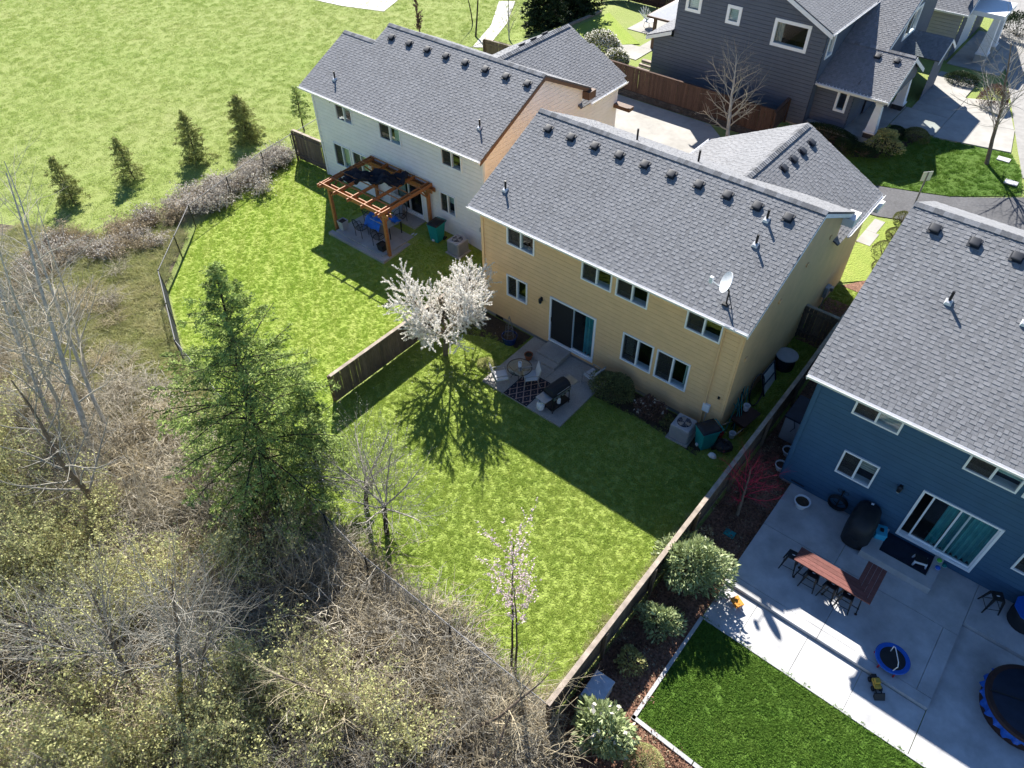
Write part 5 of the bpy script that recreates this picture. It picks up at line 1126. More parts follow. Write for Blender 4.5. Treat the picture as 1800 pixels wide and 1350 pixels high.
ws = thing('wooden_steps', 'small wooden steps beside the corner of the gray house', 'steps', (-7.4, 23.0, .9))
for k in range(3): MB().box(0, k * .28, k * .15, .9, k * .28 + .27, k * .15 + .14).build('tread', 'fence_cap', ws)
# ---------------------------------------------------------------- plants: generators
def tubes_mesh(name, lines, mat, sides=(6, 5, 4, 3)):
    """lines: (points (k,3), radii (k,), depth)"""
    VV = []; FF = []; o = 0
    for pts, rad, dep in lines:
        P = np.asarray(pts, float); R_ = np.asarray(rad, float); k = len(P); n = sides[min(dep, len(sides) - 1)]
        D = np.gradient(P, axis=0); D /= np.linalg.norm(D, axis=1, keepdims=True) + 1e-9
        ref = np.array([.31, .22, .93]) if abs(D[0, 2]) < .9 else np.array([.95, .3, .1])
        A = np.cross(D, ref); A /= np.linalg.norm(A, axis=1, keepdims=True) + 1e-9; B = np.cross(D, A)
        th = np.arange(n) * 2 * np.pi / n
        ring = P[:, None] + R_[:, None, None] * (A[:, None] * np.cos(th)[None, :, None] + B[:, None] * np.sin(th)[None, :, None])
        VV.append(ring.reshape(-1, 3)); i = np.arange(k - 1)[:, None] * n; j = np.arange(n)[None]; j2 = (j + 1) % n
        FF.append((np.stack([i + j, i + j2, i + n + j2, i + n + j], -1) + o).reshape(-1, 4)); o += k * n
    return arrays_mesh(name, np.concatenate(VV), np.concatenate(FF), mat)
def cards(C, size, rng, mat, name, aspect=.5, up=0., tone=(.7, 1.25), axis=None, bend=.0):
    """leaf sized faces at C (n,3): diamonds with random direction; axis (n,3) = preferred long direction"""
    n = len(C); s = size * rng.uniform(.6, 1.3, (n, 1)); A = rng.normal(size=(n, 3))
    if axis is not None: A = axis + .45 * rng.normal(size=(n, 3))
    A[:, 2] += up; A /= np.linalg.norm(A, axis=1, keepdims=True) + 1e-9
    B = np.cross(A, rng.normal(size=(n, 3))); B /= np.linalg.norm(B, axis=1, keepdims=True) + 1e-9
    V = np.stack([C - A * s * .5, C + B * s * aspect * .5, C + A * s * .5, C - B * s * aspect * .5], 1).reshape(-1, 3)
    F = np.arange(4 * n).reshape(-1, 4)
    return arrays_mesh(name, V, F, mat, rng.uniform(tone[0], tone[1], n))
def grow(rng, p, d, L, r, dep, maxdep, out, o):
    """recursive bare branches. o: dict of lists per depth"""
    k = o['seg'][dep]; pts = [np.array(p, float)]; d = np.array(d, float); d /= np.linalg.norm(d); dirs = [d.copy()]
    for i in range(k):
        d = d + rng.normal(size=3) * o['wob'][dep] + np.array([0, 0, o['up'][dep]]); d /= np.linalg.norm(d)
        pts.append(pts[-1] + d * L / k); dirs.append(d.copy())
    t = np.linspace(0, 1, k + 1); rad = r * (1 - t * (1 - o['tip'][dep])); out.append((np.array(pts), rad, dep))
    if dep >= maxdep: return
    n = o['n'][dep]; n = int(n if n < 4 else rng.integers(int(n * .8), int(n * 1.2) + 1))
    ang0 = rng.uniform(0, 6.28)
    for c in range(n):
        f = o['from'][dep] + (1 - o['from'][dep]) * (c + rng.uniform(.1, .9)) / n; x = f * k; i = min(int(x), k - 1); q = pts[i] + (pts[i + 1] - pts[i]) * (x - i); dd = dirs[i]
        a = ang0 + c * 2.4 + rng.normal() * .3; e = np.cross(dd, [.2, .1, 1] if abs(dd[2]) < .95 else [1, 0, 0]); e /= np.linalg.norm(e); g_ = np.cross(dd, e)
        sp = o['spread'][dep] * rng.uniform(.75, 1.25); nd = dd * math.cos(sp) + (e * math.cos(a) + g_ * math.sin(a)) * math.sin(sp)
        grow(rng, q, nd, L * o['len'][dep] * rng.uniform(.65, 1.15) * (1.15 - .5 * f), r * (1 - f * (1 - o['tip'][dep])) * o['rad'][dep], dep + 1, maxdep, out, o)
def along(lines, per_m, rng, mindep=1, jit=.03, maxdep=9):
    """random points and directions along branches"""
    C = []; A = []
    for P, R_, dep in lines:
        if dep < mindep or dep > maxdep: continue
        D = np.diff(P, axis=0); Ls = np.linalg.norm(D, axis=1); n = rng.poisson(Ls.sum() * per_m)
        if n == 0: continue
        i = rng.choice(len(Ls), n, p=Ls / Ls.sum()); f = rng.uniform(0, 1, (n, 1)); C.append(P[i] + D[i] * f + rng.normal(size=(n, 3)) * jit); A.append(D[i] / Ls[i, None])
    return np.concatenate(C), np.concatenate(A)
def plant(name, label, cat, loc, lines, bark, sides=(8, 6, 4, 3), group=None, split=True, trunk_dep=0):
    t = thing(name, label, cat, loc, 0, group)
    tr = [l for l in lines if l[2] <= trunk_dep]; br = [l for l in lines if l[2] > trunk_dep]
    link('trunk', tubes_mesh('trunk', tr, bark[0], sides), t, smooth=True)
    if br: link('branches', tubes_mesh('branches', br, bark[1], sides), t, kind='stuff')
    return t
OPT = lambda **k: k
def R8(s): return np.random.default_rng(s)

# ---------------------------------------------------------------- white cherry
rng = R8(11); L_ = []
base = np.array([0., 0, 0]); grow(rng, base, (.05, .05, 1), 1.2, .11, 0, 0, L_, OPT(seg=[4], wob=[.03], up=[.0], tip=[.85]))
top = L_[0][0][-1]; o_ = OPT(seg=[5, 5, 4, 3], wob=[.06, .06, .06, .1], up=[.10, .07, .05, .04], tip=[.4, .35, .3, .3], n=[10, 9, 6, 0], spread=[.7, .7, .7, .5], len=[.7, .55, .45, .4], rad=[.6, .6, .6, .6])
o_['from'] = [.22, .15, .1, 0]
for k in range(9):
    a = k * 2.4 + rng.uniform(-.2, .2); s = rng.uniform(.55, 1.25); L2 = []
    grow(rng, top - np.array([0, 0, rng.uniform(0, .45)]), (math.cos(a) * math.sin(s), math.sin(a) * math.sin(s), math.cos(s) + .12), rng.uniform(1.85, 2.6), .05, 0, 2, L2, o_); L_ += [(p, r, d + 1) for p, r, d in L2]
ct = plant('cherry_tree', 'cherry tree covered in white blossom at the left corner of the yellow house', 'tree', (.5, -3.05, 0), L_, ('bark_brown', 'twig_brown'))
C, A = along(L_, 130, rng, 2, .017); C2, A2 = along(L_, 45, rng, 1, .03, 1); m_ = C2[:, 2] > 1.5; C = np.concatenate([C, C2[m_]])
link('blossom', cards(C, .042, rng, 'blossom_white', 'blossom', .95, tone=(.9, 1.05)), ct, kind='stuff')

# ---------------------------------------------------------------- bare apple trees, pink sapling
def apple(seed, label, loc, sc, nlimb):
    rng = R8(seed); L_ = []; grow(rng, (0, 0, 0), (.06, .1, 1), 1.0 * sc, .085, 0, 0, L_, OPT(seg=[4], wob=[.05], up=[0], tip=[.8])); top = L_[0][0][-1]
    for k in range(nlimb):
        a = k * 6.28 / nlimb + rng.uniform(-.4, .4); L2 = []; o = OPT(seg=[5, 4, 3], wob=[.1, .05, .1], up=[.05, .26, .12], tip=[.4, .3, .3], n=[18, 8, 0], spread=[.8, .6, .6], len=[.85, .34, .3], rad=[.36, .5, .5]); o['from'] = [.08, .12, 0]
        grow(rng, top - np.array([0, 0, rng.uniform(0, .15)]), (math.cos(a) * .9, math.sin(a) * .9, .65), rng.uniform(1.1, 1.7) * sc, .034, 0, 2, L2, o); L_ += [(p, r, d + 1) for p, r, d in L2]
    t = plant('apple_tree', label, 'tree', loc, L_, ('bark_dark', 'twig_gray'), group='bare fruit trees in the back lawn')
    C, A = along(L_, 5, rng, 2, .01); link('buds', cards(C, .03, rng, 'seed_head', 'buds', .7), t, kind='stuff'); return t
apple(5, 'larger bare fruit tree with upright shoots on the back lawn', (4.75, -10.3, 0), 1.5, 7)
apple(9, 'smaller bare fruit tree behind the other, nearer the fir tree', (3.45, -10.0, 0), 1.3, 6)
rng = R8(21); L_ = []
for dx in (0, .12): 
    L2 = []; o = OPT(seg=[8, 4, 3], wob=[.03, .07, .1], up=[.03, .12, .05], tip=[.25, .3, .3], n=[11, 6, 0], spread=[.65, .6, .6], len=[.27, .4, .3], rad=[.5, .5, .5]); o['from'] = [.6, .15, 0]
    grow(rng, (dx, 0, 0), (-.06 + dx * .9, .02, 1), 5.9 if dx == 0 else 4.9, .04, 0, 2, L2, o); L_ += L2
pk = plant('blossom_sapling', 'slender sapling with pale pink blossom by the back fence', 'tree', (10.65, -11.2, 0), L_, ('bark_dark', 'twig_brown'))
C, A = along(L_, 24, rng, 1, .03); link('blossom', cards(C[C[:, 2] > 3.4], .05, rng, 'blossom_pink', 'blossom', .9, tone=(.85, 1.15)), pk, kind='stuff')

# ---------------------------------------------------------------- conifers
def conifer(name, label, loc, h, rad, seed, leaf, nb, twigs, size, lean=(0, 0), droop=.25, power=.9, group=None, cat='tree', base=.06, per=9, gap=.0, bark='bark_dark', aspect=.32):
    rng = R8(seed); z = np.linspace(0, h, 9); tr = np.stack([lean[0] * (z / h) ** 1.2, lean[1] * (z / h) ** 1.2, z], 1) + rng.normal(size=(9, 3)) * [.02, .02, 0]; lines = [(tr, np.linspace(.018 * h, .01, 9), 0)]
    C = []; A = []
    for i in range(nb):
        f = base + (1 - base) * (i + rng.uniform(0, 1)) / nb; zz = f * h; a = i * 2.399 + rng.normal() * .3
        p = np.array([np.interp(zz, z, tr[:, 0]), np.interp(zz, z, tr[:, 1]), zz]); R_ = rad * (1 - f) ** power * rng.uniform(.4, 1.3) * (1 if f < .66 else max(.25, 1 - (f - .66) * 1.9)) + .06
        if rng.random() < gap: continue
        d = np.array([math.cos(a), math.sin(a), 0]); t = np.linspace(0, 1, 5); rise = rng.uniform(.0, .45) + .55 * f
        P = p + d * (R_ * t)[:, None] + np.array([0, 0, 1.]) * (R_ * (rise * t - (droop + .2 * (1 - f)) * t ** 2))[:, None]
        lines.append((P, .012 * R_ * (1 - t * .8) + .003, 1))
        m = max(3, int(twigs * R_ / rad + 2)); side = np.array([-d[1], d[0], 0])
        for j in range(m):
            g_ = rng.uniform(.15, 1); q = np.array([np.interp(g_, t, P[:, c]) for c in range(3)]); s = rng.choice([-1, 1]); w = R_ * .42 * (1.15 - g_) * rng.uniform(.5, 1.2) + .05
            dd = side * s * .8 + d * .7 + np.array([0, 0, rng.uniform(-.35, .15)]); dd /= np.linalg.norm(dd); k = max(2, int(per * rng.uniform(.6, 1.3)))
            u = rng.uniform(0, 1, (k, 1)); C.append(q + dd * w * u + rng.normal(size=(k, 3)) * .035 - np.array([0, 0, .12]) * w * u ** 2); A.append(np.repeat(dd[None], k, 0))
    t = thing(name, label, cat, loc, 0, group); link('trunk', tubes_mesh('trunk', lines[:1], bark, (8,)), t, smooth=True); link('branches', tubes_mesh('branches', lines[1:], bark, (4, 4)), t, kind='stuff')
    C = np.concatenate(C); A = np.concatenate(A); link('crown', cards(C, size, rng, leaf, 'crown', aspect, axis=A, tone=(.6, 1.35)), t, kind='stuff'); return t
conifer('fir_tree', 'tall green fir tree standing outside the chain link fence', (1.3, -11.9, 0), 9.0, 2.75, 3, 'leaf_fir', 270, 32, .105, lean=(-.5, 1.0), droop=.2, power=.52, base=.11, per=15, gap=.1)
conifer('young_fir', 'shorter young fir growing against the tall fir tree', (2.2, -10.7, 0), 5.0, 1.45, 4, 'leaf_fir', 120, 18, .12, lean=(-.3, .6), droop=.2, base=.15, per=10, power=.6, gap=.15)
for i, (x, y, hh, cr, cp) in enumerate(((-22.08, -6.73, 2.4, .95, .7), (-21.69, -3.55, 2.3, 1.1, 1.0), (-20.82, -.29, 2.75, .95, .75), (-20.62, 2.96, 2.5, .95, .5))):
    conifer('young_cedar', ('young cedar in the field, leftmost of the row', 'young cedar in the field, second from the left', 'young cedar in the field, third from the left', 'young cedar in the field, fourth from the left, densest')[i], (x, y, 0), hh, cr, 40 + i, 'leaf_conifer', (110, 110, 150, 200)[i], 16, .105, lean=((-.25, -.35, -.1, -.1)[i], (.05, -.1, .05, .0)[i]), power=cp, group='young cedars in the field', base=.02, per=9, gap=.2)
conifer('young_pine', 'thin sparse young pine at the left corner of the white house', (-18.9, 5.6, 0), 2.6, .55, 46, 'leaf_fir', 42, 6, .14, power=.35, base=.3, per=8)
for i, (x, y, hh, r) in enumerate(((-17.3, 26.2, 5.2, 1.9), (-16.6, 29.5, 5.5, 2.0), (-18.5, 31, 6.5, 1.9))):
    conifer('dark_conifer', ('dark evergreen at the top edge, left of the pair', 'dark evergreen at the top edge near the brown fence', 'tall dark evergreen behind the others at the top edge')[i], (x, y, H(x, y)), hh, r, 60 + i, 'leaf_dark', 190, 18, .26, power=.5, base=.02, per=9, group='dark evergreens at the top edge')

# ---------------------------------------------------------------- pale bare trees at the left, thicket trees
def bare(name, label, loc, tip, r, seed, n, bark=('bark_pale', 'twig_pale'), group=None, frm=.25, spread=.85, blen=.3, sub=8, up=.06, buds=None, cat='tree', seg=9, dep=2):
    rng = R8(seed); loc = np.array(loc, float); d = np.array(tip, float) - loc; Lh = np.linalg.norm(d); out = []
    o = OPT(seg=[seg, 5, 3, 2], wob=[.05, .13, .16, .1], up=[.012, up, up * .7, .03], tip=[.14, .22, .3, .3], n=[n, sub, 4, 0], spread=[spread, .75, .7, .5], len=[blen, .42, .4, .4], rad=[.42, .5, .5, .5]); o['from'] = [frm, .12, .1, 0]
    grow(rng, (0, 0, 0), d, Lh, r, 0, dep, out, o); t = plant(name, label, cat, tuple(loc), out, bark, group=group)
    if buds:
        C, A = along(out, buds[1], rng, 1, .03); link('leaf_buds', cards(C, buds[2], rng, buds[0], 'leaf_buds', .7), t, kind='stuff')
    return t
G = 'pale bare trees in the thicket'
for i, (b, tp, r, n) in enumerate((((-6.4, -15.2, 0), (-7.6, -13.6, 8.2), .095, 30), ((-4.75, -14.9, 0), (-7.2, -12.4, 9.4), .11, 32), ((-4.95, -14.1, 0), (-8.0, -11.5, 9.2), .08, 30), ((-2.4, -15.8, 0), (-1.2, -16.0, 7.4), .12, 22), ((-7.0, -14.6, 0), (-6.0, -13.6, 9.5), .075, 28), ((-8.9, -12.9, 0), (-9.8, -11.3, 7.0), .055, 26), ((-9.8, -14.6, 0), (-8.3, -14.1, 8.5), .075, 26))):
    bare('alder_tree', ('pale leaning bare trunk at the left edge of the thicket', 'tallest pale bare trunk in the left thicket', 'slim pale bare trunk right of the tallest one at left', 'dark mossy leaning trunk at the left edge, lowest of the group', 'pale bare trunk crossing behind the left pair', 'thin bare tree over the dry grass at left', 'bare trunk reaching the far left edge above the dry grass')[i], b, tp, r, 70 + i, n, group=G, bark=('bark_brown', 'twig_gray') if i == 3 else ('bark_pale', 'twig_pale'))
for i, (b, tp, r, n) in enumerate((((4.3, -17.4, 0), (4.4, -16.1, 5.8), .10, 38), ((3.8, -18.0, 0), (3.6, -18.0, 5.2), .09, 38), ((3.5, -17.9, 0), (2.2, -18.7, 4.6), .075, 38), ((4.5, -17.2, 0), (5.9, -15.9, 5.2), .07, 38), ((8.6, -14.6, 0), (7.4, -15.6, 3.4), .08, 16), ((10.6, -13.4, 0), (12.9, -11.5, 2.7), .07, 16), ((11.9, -14.0, 0), (12.2, -12.0, 2.6), .06, 16))):
    bare('thicket_tree', ('dark forked bare tree rising in the bottom left thicket', 'bare tree leaning left in the bottom left thicket', 'low bare tree sprawling to the left edge of the thicket', 'bare tree leaning right out of the dark hollow in the thicket', 'pale sprawling branches in the thicket at the bottom middle', 'bare branches reaching over the end of the long fence', 'tangled bare branches at the bottom right of the thicket')[i], b, tp, r, 90 + i, n, group='bare trees in the thicket', bark=('bark_brown', 'twig_gray' if i < 4 else 'twig_tan'), frm=.3, spread=.65, blen=.5, sub=12, up=.09, buds=('leaf_lime', 1.5, .05) if i in (1, 2) else None)
bare('bare_tree', 'pale bare tree standing before the brown fence by the driveway', (1.0, 19.4, .3), (.6, 19.2, 4.7), .12, 120, 24, ('bark_pale', 'twig_pale'), frm=.12, spread=1.0, blen=.6, sub=11)
bare('street_tree', 'bare street tree on the front lawn beside the road', (13.05, 24.3, .8), (11.9, 25.0, 6.6), .11, 121, 34, ('bark_brown', 'twig_gray'), frm=.26, spread=.85, blen=.55, sub=10)
bare('field_tree', 'thin bare tree trunk in the field at the top edge', (-20.6, 22.6, 0), (-21.6, 25.5, 5.5), .07, 122, 14, ('bark_dark', 'twig_gray'), frm=.4)
bare('field_tree', 'bushy bare tree beside the dark evergreens at the top edge', (-18.3, 23.6, 0), (-18.6, 24.0, 4.2), .06, 123, 22, ('bark_pale', 'twig_pale'), frm=.05, spread=.5, blen=.45)
bare('field_tree', 'bare tree leaning at the top edge of the field', (-22.6, 24.5, 0), (-23.5, 26, 5.0), .05, 125, 14, ('bark_dark', 'twig_brown'), frm=.3)
bare('bronze_sapling', 'small dark leaved sapling behind the white house ridge', (-23.9, 20.3, 0), (-23.9, 20.3, 2.6), .04, 124, 16, ('bark_dark', 'twig_brown'), frm=.05, spread=.4, blen=.2, buds=('leaf_bronze', 24, .13))
mp = bare('red_maple', 'small maple with crimson twigs in the mulch beside the fence', (13.05, -2.6, 0), (12.85, -2.3, 2.0), .07, 130, 22, ('bark_brown', 'twig_red'), frm=.3, spread=.9, blen=.75, sub=16, seg=5)

# ---------------------------------------------------------------- leafy shrubs
def shrub(name, label, loc, rx, ry, rz_, seed, leaf, n, size, bark='bark_brown', cat='shrub', group=None, lump=.28, aspect=.45, up=.3, extra=None, hollow=.45, stems=14):
    rng = R8(seed); D = rng.normal(size=(n, 3)); D /= np.linalg.norm(D, axis=1, keepdims=True); D[:, 2] = np.abs(D[:, 2]) * 1.0 - .25
    k1 = rng.normal(size=(9, 3)) * 2.6; ph = rng.uniform(0, 6.28, 9); f = sum(np.sin(D @ k1[i] + ph[i]) for i in range(9)) / 4.0
    r = (1 + lump * f) * rng.uniform(hollow, 1, n) ** .45; C = D * r[:, None] * [rx, ry, rz_]; C[:, 2] = np.maximum(C[:, 2] + rz_ * .55, .04)
    t = thing(name, label, cat, loc, 0, group); lines = []
    for i in range(stems):
        q = C[rng.integers(n)] * [.8, .8, .85]; tt = np.linspace(0, 1, 4)[:, None]; lines.append((q * tt * [1, 1, 1] + np.array([0, 0, .0]) + rng.normal(size=(4, 3)) * .02, np.array([.02, .016, .012, .006]), 1))
    link('stems', tubes_mesh('stems', lines, bark, (5, 5)), t, kind='stuff'); link('leaves', cards(C, size, rng, leaf, 'leaves', aspect, up=up, axis=D, tone=(.6, 1.35)), t, kind='stuff')
    if extra:
        q = rng.choice(n, extra[1]); link('flowers', cards(C[q] * 1.04, extra[2], rng, extra[0], 'flowers', .9), t, kind='stuff')
    return t
shrub('round_bush', 'large round green bush under the lower windows of the yellow house', (7.0, -.75, 0), .82, .62, .95, 1, 'leaf_olive', 7000, .08, lump=.27, hollow=.3)
shrub('rose_bush', 'sparse brownish bush right of the large round bush', (8.45, -.72, 0), .6, .5, .68, 2, 'leaf_bronze', 2600, .07, extra=('seed_head', 60, .09), lump=.3)
shrub('low_plant', 'low leafy plant between the sparse bush and the air conditioner', (9.25, -.7, 0), .3, .3, .3, 3, 'leaf_olive', 500, .09)
shrub('laurel_shrub', 'large pale green laurel shrub against the long fence', (12.98, -5.7, 0), .98, .95, 1.55, 4, 'leaf_laurel', 5200, .16, lump=.42, aspect=.36, hollow=.15)
shrub('laurel_shrub', 'medium pale green laurel shrub below the large one by the fence', (13.1, -7.6, 0), .58, .55, .95, 5, 'leaf_laurel', 1700, .125, aspect=.45, lump=.4, hollow=.15)
shrub('golden_shrub', 'small yellow variegated shrub in the dark mulch by the fence', (13.0, -9.0, 0), .42, .4, .45, 6, 'leaf_gold', 800, .085, lump=.35, extra=('leaf_lime', 160, .08))
shrub('rhododendron', 'glossy broad leaved shrub at the corner of the mulch bed', (13.55, -11.15, 0), .75, .72, 1.35, 7, 'leaf_laurel', 2700, .17, hollow=.15, lump=.42, extra=('seed_head', 60, .12))
shrub('dome_shrub', 'pale yellow green dome shaped shrub at the bottom edge', (14.75, -10.95, 0), .5, .5, .5, 8, 'leaf_lime', 6000, .035, lump=.05, hollow=.8)
shrub('dry_plant', 'small dry twiggy plant above the large laurel by the fence', (12.7, -4.15, 0), .28, .28, .6, 9, 'dry_leaf', 130, .09, lump=.3)
shrub('flowering_hedge', 'pale flowering hedge beyond the garage of the white house', (-10.3, 23.4, .8), 1.7, .9, 1.15, 10, 'leaf_olive', 6500, .11, extra=('blossom_white', 2200, .1), lump=.2)
shrub('flowering_hedge', 'pale flowering hedge end nearer the brown fence by the driveway', (-8.6, 22.6, .8), 1.0, .8, .95, 11, 'leaf_olive', 3500, .11, extra=('blossom_white', 1000, .1), lump=.2)
shrub('clipped_hedge', 'dark clipped hedge before the porch of the gray house', (5.5, 22.3, .7), 1.7, .55, .55, 12, 'leaf_dark', 6000, .07, lump=.06)
shrub('golden_juniper', 'sprawling golden juniper beside the porch of the gray house', (8.25, 22.9, .75), 1.0, .85, .95, 13, 'leaf_gold', 3800, .13, lump=.55, aspect=.3)
shrub('round_shrub', 'clipped oval green shrub right of the golden juniper', (9.35, 24.5, .85), .75, .5, .6, 14, 'leaf_olive', 5000, .06, lump=.06, hollow=.8)
shrub('round_shrub', 'small clipped shrub behind the golden juniper', (8.35, 24.3, .85), .5, .45, .5, 15, 'leaf_dark', 2600, .06, lump=.08, hollow=.8)
shrub('round_shrub', 'dark round shrub left of the golden juniper', (6.6, 21.6, .65), .55, .5, .5, 16, 'leaf_dark', 2600, .07, lump=.12)
shrub('round_shrub', 'dark spreading shrub below the golden juniper', (7.6, 21.8, .6), .8, .6, .45, 17, 'leaf_dark', 2600, .08, lump=.25)
for i, (x, y, r) in enumerate(((11.4, 17.1, .45), (11.55, 15.6, .42), (11.65, 13.9, .55), (12.0, 12.7, .45))):
    shrub('boxwood', ('round clipped boxwood nearest the lane by the yellow house lawn', 'second round clipped boxwood from the lane', 'largest round clipped boxwood beside the small side lawn', 'round clipped boxwood closest to the blue roof')[i], (x, y, .35), r, r, r, 20 + i, 'leaf_olive', 2400, .05, lump=.05, hollow=.8, group='boxwoods along the side lawn')
shrub('pruned_bush', 'reddish brown clipped bare bush beside the front drive', (11.3, 31.3, .9), .9, .9, .95, 25, 'leaf_bronze', 2600, .1, lump=.1)
shrub('dark_shrub', 'dark shrubs in the bed between the two front drives', (9.0, 33.5, .9), 1.0, .7, .5, 26, 'leaf_dark', 3000, .09, lump=.2)
shrub('round_shrub', 'bright round yellow green shrub at the top right corner', (12.0, 41.5, .9), .7, .7, .6, 27, 'leaf_gold', 1800, .1, lump=.05)
shrub('dark_shrub', 'dark leafy shrub at the very top right beside the porch columns', (9.8, 43.5, .9), 2.0, 1.2, 1.2, 28, 'leaf_dark', 4000, .13, lump=.2)
shrub('moss_mound', 'bright yellow green mossy mound between cherry tree and patio', (2.2, -2.5, 0), .42, .35, .22, 29, 'leaf_lime', 1800, .05, lump=.15)

# ---------------------------------------------------------------- scattered ground cover (geometry nodes)
def scatter(name, label, cat, variants, P, rot, scl, idx):
    """many small copies of a few meshes over points P: growth nobody could count"""
    me = bpy.data.meshes.new(name); me.vertices.add(len(P)); me.vertices.foreach_set('co', np.asarray(P, np.float32).ravel())
    for nm, ty, fld, dat in (('rot', 'FLOAT_VECTOR', 'vector', rot), ('scl', 'FLOAT', 'value', scl), ('idx', 'INT', 'value', idx)):
        a = me.attributes.new(nm, ty, 'POINT'); a.data.foreach_set(fld, np.asarray(dat, np.int32 if ty == 'INT' else np.float32).ravel())
    o = bpy.data.objects.new(name, me); COL.objects.link(o); o['kind'] = 'stuff'; o['label'] = label; o['category'] = cat
    c = bpy.data.collections.new(name + '_variants')
    for i, v in enumerate(variants):
        q = bpy.data.objects.new('%s_%02d' % (name, i), v); c.objects.link(q)
    nt = bpy.data.node_groups.new(name, 'GeometryNodeTree'); nt.interface.new_socket('Geometry', in_out='INPUT', socket_type='NodeSocketGeometry'); nt.interface.new_socket('Geometry', in_out='OUTPUT', socket_type='NodeSocketGeometry')
    N = nt.nodes; L = nt.links; gi = N.new('NodeGroupInput'); go = N.new('NodeGroupOutput'); ip = N.new('GeometryNodeInstanceOnPoints'); ci = N.new('GeometryNodeCollectionInfo')
    ci.inputs['Collection'].default_value = c; ci.inputs['Separate Children'].default_value = True; ci.inputs['Reset Children'].default_value = True
    def na(nm, ty):
        q = N.new('GeometryNodeInputNamedAttribute'); q.data_type = ty; q.inputs['Name'].default_value = nm; return q.outputs[0]
    ip.inputs['Pick Instance'].default_value = True
    L.new(gi.outputs[0], ip.inputs['Points']); L.new(ci.outputs[0], ip.inputs['Instance']); L.new(na('idx', 'INT'), ip.inputs['Instance Index'])
    e2r = N.new('FunctionNodeEulerToRotation'); L.new(na('rot', 'FLOAT_VECTOR'), e2r.inputs[0]); L.new(e2r.outputs[0], ip.inputs['Rotation']); L.new(na('scl', 'FLOAT'), ip.inputs['Scale']); L.new(ip.outputs[0], go.inputs[0])
    md = o.modifiers.new('scatter', 'NODES'); md.node_group = nt; return o
def pts_in(poly, dens, rng, keep=None, zoff=.012):
    P = np.array(poly); lo, hi = P.min(0), P.max(0); n = int(dens * np.prod(hi - lo)); x = rng.uniform(lo[0], hi[0], n); y = rng.uniform(lo[1], hi[1], n); k = inside(poly, x, y)
    if keep is not None: k &= keep(x, y)
    x, y = x[k], y[k]; return np.stack([x, y, hz(x, y) + zoff], 1)
def tuft(seed, n, h, R_, mat, w=.016, name='tuft'):
    rng = R8(seed); a = rng.uniform(0, 6.28, n); r = R_ * np.sqrt(rng.uniform(0, 1, n)); B = np.stack([r * np.cos(a), r * np.sin(a), np.zeros(n)], 1)
    d = rng.normal(size=(n, 2)) * .85; hh = h * rng.uniform(.5, 1.2, (n, 1)); T = B + np.concatenate([d * hh, hh], 1); s = rng.normal(size=(n, 3)); s[:, 2] = 0; s /= np.linalg.norm(s, axis=1, keepdims=True); s *= w
    V = np.stack([B - s, B + s, T], 1).reshape(-1, 3); return arrays_mesh(name, V, np.arange(3 * n).reshape(-1, 3), mat)
def rand_xf(n, rng, s0, s1, nv, tilt=.1):
    rot = np.stack([rng.normal(0, tilt, n), rng.normal(0, tilt, n), rng.uniform(0, 6.28, n)], 1); return rot, rng.uniform(s0, s1, n), rng.integers(0, nv, n)
rng = R8(500)
no_patio = lambda x, y: ~((x > 2.6) & (x < 6.38) & (y > -3.3)) & ~((x > 0) & (x < 10.9) & (y > -.0)) & ~((x > 6.3) & (y > -1.05) & (x < 10.9)) & ~((x < 2.5) & (y > -1.0))
def lawn_cover(name, label, poly, mat, dens, seed, h=.05, keep=None, s=(.7, 1.35), R_=.11, n=46):
    rng = R8(seed); P = pts_in(poly, dens, rng, keep); v = [tuft(seed * 10 + k, n, h, R_, mat) for k in range(4)]; scatter(name, label, 'grass', v, P, *rand_xf(len(P), rng, *s, 4))
lawn_cover('grass', 'short grass of the lawn behind the yellow house', YARD, 'lawn_blade', 130, 51, .036, no_patio, s=(.45, .9))
lawn_cover('grass', 'short grass of the lawn behind the white house', WESTYARD, 'lawn_west_blade', 95, 52, .032, lambda x, y: ~((x > -9.65) & (x < -5.75) & (y > -.5)), s=(.45, .9))
lawn_cover('grass', 'dense dark green grass of the lawn behind the blue house', BLUELAWN, 'lawn_dark_blade', 130, 53, .05, s=(.7, 1.2))
lawn_cover('grass', 'dark green grass of the front lawn by the road', FRONTLAWN, 'lawn_dark_blade', 40, 54, .05)
FIELDP = [(-17.3, 26), (-17.3, 5.4), (-16.7, 1.2), (-15.3, -4.2), (-17.5, -7.5), (-22, -9.5), (-46, -8), (-72, 0), (-72, 34), (-17.3, 34)]
lawn_cover('grass', 'patchy pale green grass of the open field', FIELDP, 'field_blade', 17, 55, .034, s=(.45, 1.2), R_=.24, n=44)
